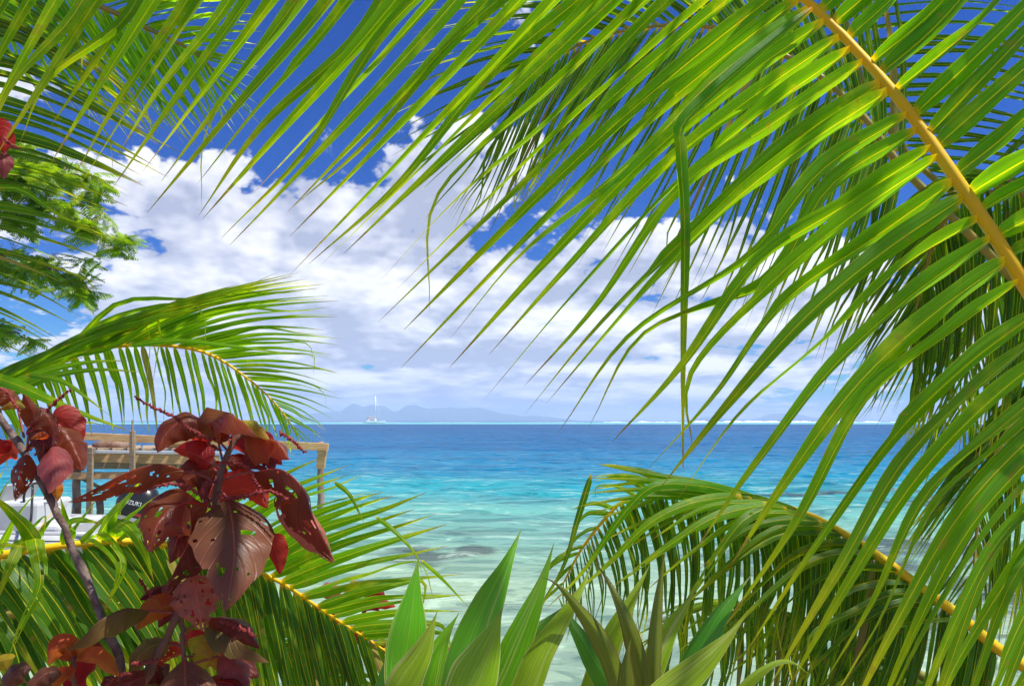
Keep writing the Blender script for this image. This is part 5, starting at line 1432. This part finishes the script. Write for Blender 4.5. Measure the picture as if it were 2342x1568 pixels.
sack = MB().tube([jp(375, 1018, JD + .2), jp(400, 1012, JD + .2), jp(430, 1010, JD + .2), jp(470, 1012, JD + .2), jp(498, 1018, JD + .2)], [.05, .10, .12, .11, .06], 14, wob=.06).build("cargo_bundle", plain_mat("cream_canvas", (0.55, 0.42, 0.26), .9, bump=.4, scale=12), None, smooth=True)
tag(sack, "cream canvas bundle on the jetty deck under the dark red leaves", "bundle")

# ------------------------------------------------------------------ moored motorboat
BD = 9.6
boat = empty("motorboat", P(150, 1310, BD))
tag(boat, "white open motorboat moored beside the jetty behind the left branches", "boat")


def bp_(x, y, d=BD):
    return P(x, y, d)


# hull: cross-sections from the transom (right) towards the bow (left, outside the frame)
secs = []
for t in [i / 12 for i in range(13)]:
    x = 300 - 620 * t
    half = 0.82 * (1 - max(0, (t - .55) / .45) ** 2 * .92)
    zt = 0.78 + 0.18 * t * t
    keel = -0.18 + 0.5 * max(0, (t - .7) / .3) ** 2
    X = (x - 1171) / FPX * (BD + .72)
    secs.append((X, half, zt, keel))
hv, hf = [], []
ring = 9
YC = BD + .72
for X, half, zt, keel in secs:
    prof_ = [(-half, zt), (-half * 1.0, zt - .16), (-half * .97, zt * .5), (-half * .82, .05), (0, keel), (half * .82, .05), (half * .97, zt * .5), (half, zt - .16), (half, zt)]
    for yy, zz in prof_:
        hv.append((X, YC + yy, zz))
for i in range(len(secs) - 1):
    for j in range(ring - 1):
        a = i * ring + j
        hf.append([a, a + 1, a + ring + 1, a + ring])
hf.append(list(range(ring)))
hull = mesh_obj("hull", hv, hf, m_white, boat, smooth=True)
md = hull.modifiers.new("solid", "SOLIDIFY")
md.thickness = 0.05
for s in (-1, 1):
    gw = MB().tube([(X, YC + s * (half + .01), zt + .005) for X, half, zt, k_ in secs], .038, 8).build("gunwale", m_grey, boat, smooth=True)
    MB().tube([(X, YC + s * (half + .035), zt - .07) for X, half, zt, k_ in secs], .018, 6).build("rub_strip", m_black, boat, smooth=True)
MB().box(((180 - 1171) / FPX * (BD + .72), YC, .42), (2.6, 1.45, .06)).build("deck", m_grey, boat)
MB().box(((95 - 1171) / FPX * (BD + .72), YC, .78), (.62, .8, .72)).build("console", m_white, boat, bevel=.05)
MB().box(((62 - 1171) / FPX * (BD + .72), YC, 1.22), (.04, .7, .30), Matrix.Rotation(.35, 3, "Y")).build("windscreen", m_grey, boat, bevel=.01)
MB().box(((175 - 1171) / FPX * (BD + .72), YC, .72), (.42, 1.1, .28)).build("seat", m_white, boat, bevel=.05)
wc = Vector(((118 - 1171) / FPX * (BD + .72), YC - .2, 1.2))
MB().tube([wc + Vector((.04 * math.cos(a), .17 * math.cos(a), .17 * math.sin(a))) for a in [i * math.pi / 10 for i in range(21)]], .016, 7).build("steering_wheel", m_black, boat, smooth=True)
MB().tube([bp_(60, 1150, BD + .3), bp_(110, 1150, BD + .3), bp_(135, 1158, BD + .3), bp_(150, 1176, BD + .3)], .013, 7).build("grab_rail", m_steel, boat, smooth=True)
MB().tube([bp_(20, 1172, BD + .3), bp_(24, 1152, BD + .3), bp_(60, 1150, BD + .3)], .013, 7).build("grab_rail", m_steel, boat, smooth=True)
# outboard motor: cowling, band, leg, clamp
om = MB()
ox = (300 - 1171) / FPX * (BD + .72)
vsn, fsn = [], []
ring_n = 16
cow = [(.80, .16, .13), (.86, .235, .17), (.98, .27, .185), (1.12, .275, .185), (1.24, .25, .17), (1.33, .19, .13), (1.365, .08, .06)]
tilt = Matrix.Rotation(.22, 3, "Y")
piv = Vector((ox, YC, .8))
for z, a_, b2 in cow:
    for j in range(ring_n):
        th = 2 * math.pi * j / ring_n
        cx, sy = math.cos(th), math.sin(th)
        p = Vector((ox + .12 + a_ * math.copysign(abs(cx) ** .7, cx), YC + b2 * math.copysign(abs(sy) ** .7, sy), z))
        vsn.append(piv + tilt @ (p - piv))
for i in range(len(cow) - 1):
    for j in range(ring_n):
        a, b2 = i * ring_n + j, i * ring_n + (j + 1) % ring_n
        fsn.append([a, b2, b2 + ring_n, a + ring_n])
fsn.append([(len(cow) - 1) * ring_n + j for j in range(ring_n)])
fsn.append([j for j in range(ring_n)][::-1])
motor = mesh_obj("outboard_motor", vsn, fsn, m_black, boat, smooth=True)


def on_motor(v):
    return piv + tilt @ (Vector(v) - piv)


MB().box(on_motor((ox + .1, YC, .55)), (.16, .14, .55), tilt).build("motor_leg", m_black, motor, bevel=.02)
MB().box(on_motor((ox - .12, YC, .78)), (.18, .26, .22), tilt).build("clamp", m_black, motor, bevel=.02)
MB().box(on_motor((ox + .12, YC - .186, .93)), (.40, .012, .05), tilt).build("stripe", plain_mat("silver_stripe", (.55, .55, .56), .35, metal=.4), motor)
MB().box(on_motor((ox + .22, YC - .186, 1.0)), (.16, .012, .035), tilt).build("stripe", plain_mat("red_stripe", (.45, .03, .03), .4), motor)
fc = bpy.data.curves.new("lettering", "FONT")
fc.body = "SUZUKI"
fc.size = .078
fc.extrude = .004
fc.align_x = "CENTER"
fo = bpy.data.objects.new("lettering_tmp", fc)
COL.objects.link(fo)
dg = bpy.context.evaluated_depsgraph_get()
tm = bpy.data.meshes.new_from_object(fo.evaluated_get(dg))
bpy.data.objects.remove(fo)
tm.name = "lettering"
lt = bpy.data.objects.new("lettering", tm)
tm.materials.clear()
tm.materials.append(plain_mat("white_lettering", (.75, .75, .75), .5, var=.05))
COL.objects.link(lt)
M = Matrix.Translation(on_motor((ox + .12, YC - .195, 1.12))) @ tilt.to_4x4() @ Matrix.Rotation(math.pi / 2, 4, "X")
lt.data.transform(M)
lt.parent = motor
for nm, lb, pts, r, mt in (("mooring_rope", "dark rope hanging over the motorboat's white side", [(75, 1110, 9.3), (73, 1150, 9.2), (70, 1190, 9.1), (60, 1212, 9.1), (45, 1245, 9.2)], .014, m_black),
                           ("mooring_rope", "pale rope with a dark knot on the motorboat's side by the stem", [(118, 1174, 9.3), (106, 1186, 9.2), (98, 1198, 9.15), (88, 1212, 9.1), (78, 1226, 9.1)], .010, m_plank)):
    r_ = MB().tube([P(*p) for p in catmull(pts, 14)], r, 7).build(nm, mt, None, smooth=True)
    tag(r_, lb, "rope")

# ------------------------------------------------------------------ surf breaking on the outer reef
m_foam = plain_mat("sea_foam", (0.86, 0.88, 0.88), 0.9, var=0.06, scale=.05)
sv_, sf_ = [], []
for i in range(160):
    px2 = 1380 + i * 4.3
    d2 = 1330 + 40 * noise.noise(Vector((i * .08, 0, 0)))
    hh = max(0.05, 0.5 + 2.6 * noise.fractal(Vector((i * .11, 4, 0)), .8, 2, 4) + 1.5 * math.exp(-((px2 - 1740) / 120.0) ** 2))
    X = (px2 - 1171) / FPX * d2
    for yy, zz in ((-9, -.05), (-3, hh * .55), (0, hh), (5, hh * .4), (12, -.05)):
        sv_.append((X, d2 + yy, zz * (1 + .2 * random.uniform(-1, 1)) if zz > 0 else zz))
for i in range(159):
    for j in range(4):
        a = i * 5 + j
        sf_.append([a, a + 5, a + 6, a + 1])
sfo = mesh_obj("surf", sv_, sf_, m_foam)
tag(sfo, "long white line of surf breaking on the reef below the horizon", "surf", kind="stuff")

# ------------------------------------------------------------------ catamaran far out, bow to the right
CD = 700.0
cat = empty("catamaran", (P(858, 966, CD).x, CD, 0))
tag(cat, "white sailing catamaran with bare mast anchored off the reef", "catamaran")
cx0 = cat.location.x
cy0 = CD
m_cat = plain_mat("yacht_white", (0.82, 0.82, 0.80), 0.3, var=0.05, scale=.5)
m_dkglass = plain_mat("dark_window", (0.03, 0.04, 0.05), 0.15, var=0.1)
m_tan = plain_mat("tan_sail_cover", (0.62, 0.48, 0.30), .8, scale=.5)
for s in (-1, 1):
    vv, ff = [], []
    st = [(-6.6, .55, .35, .9), (-5.6, .75, 0, 1.3), (-3, .85, -.2, 1.65), (1, .85, -.2, 1.8), (4.6, .6, -.2, 1.95), (6.4, .28, 0, 2.05), (7.0, .05, .3, 2.1)]
    for x, hw, zb, zt in st:
        for yy, zz in ((-hw, zt), (-hw * .95, .5), (-hw * .4, zb), (hw * .4, zb), (hw * .95, .5), (hw, zt)):
            vv.append((cx0 + x, cy0 + s * 3.0 + yy, zz))
    for i in range(len(st) - 1):
        for j in range(6):
            a, b2 = i * 6 + j, i * 6 + (j + 1) % 6
            ff.append([a, b2, b2 + 6, a + 6])
    ff += [list(range(6)), [36 + j for j in range(6)]]
    mesh_obj("hull", vv, ff, m_cat, cat, smooth=False)
MB().box((cx0 - 1.2, cy0, 1.5), (7.5, 6.0, .7)).build("bridge_deck", m_cat, cat, bevel=.1)
MB().box((cx0 - 1.4, cy0, 2.5), (5.0, 5.0, 1.3)).build("cabin", m_cat, cat, bevel=.45)
MB().box((cx0 - 1.1, cy0 - 2.52, 2.65), (3.2, .06, .5)).build("cabin_window", m_dkglass, cat)
MB().box((cx0 - 4.4, cy0, 3.5), (3.2, 4.6, .16)).build("bimini", m_tan, cat, bevel=.05)
MB().tube([(cx0 + .6, cy0, 2.8), (cx0 + .4, cy0, 22.0)], [.30, .22], 8).build("mast", m_cat, cat, smooth=True)
MB().tube([(cx0 + .4, cy0, 4.4), (cx0 - 5.2, cy0, 4.3)], [.42, .32], 10).build("boom", m_tan, cat, smooth=True)
MB().tube([(cx0 + .45, cy0, 20.5), (cx0 + 5.0, cy0, 2.2)], [.05, .15], 7).build("furled_jib", m_cat, cat, smooth=True)
for s in (-1, 1):
    MB().tube([(cx0 + .45, cy0, 20.0), (cx0 - 1.0, cy0 + s * 3.3, 1.9)], .035, 5).build("shroud", m_steel, cat)
    MB().tube([(cx0 - 5.6, cy0 + s * 2.0, 1.8), (cx0 - 5.4, cy0 + s * 2.0, 3.5)], .06, 5).build("bimini_post", m_steel, cat)
    MB().box((cx0 - 6.4, cy0 + s * 3.0, .75), (1.0, 1.2, .12)).build("transom_step", m_cat, cat)
MB().tube([(cx0 + 6.4, cy0 - 3, 2.0), (cx0 + 6.4, cy0 + 3, 2.0)], .12, 7).build("crossbeam", m_cat, cat)

for ch in cat.children:
    ch.data.transform(Matrix.Translation(cat.location) @ Matrix.Diagonal((1.4, 1.4, 1.15, 1)) @ Matrix.Translation(-cat.location))
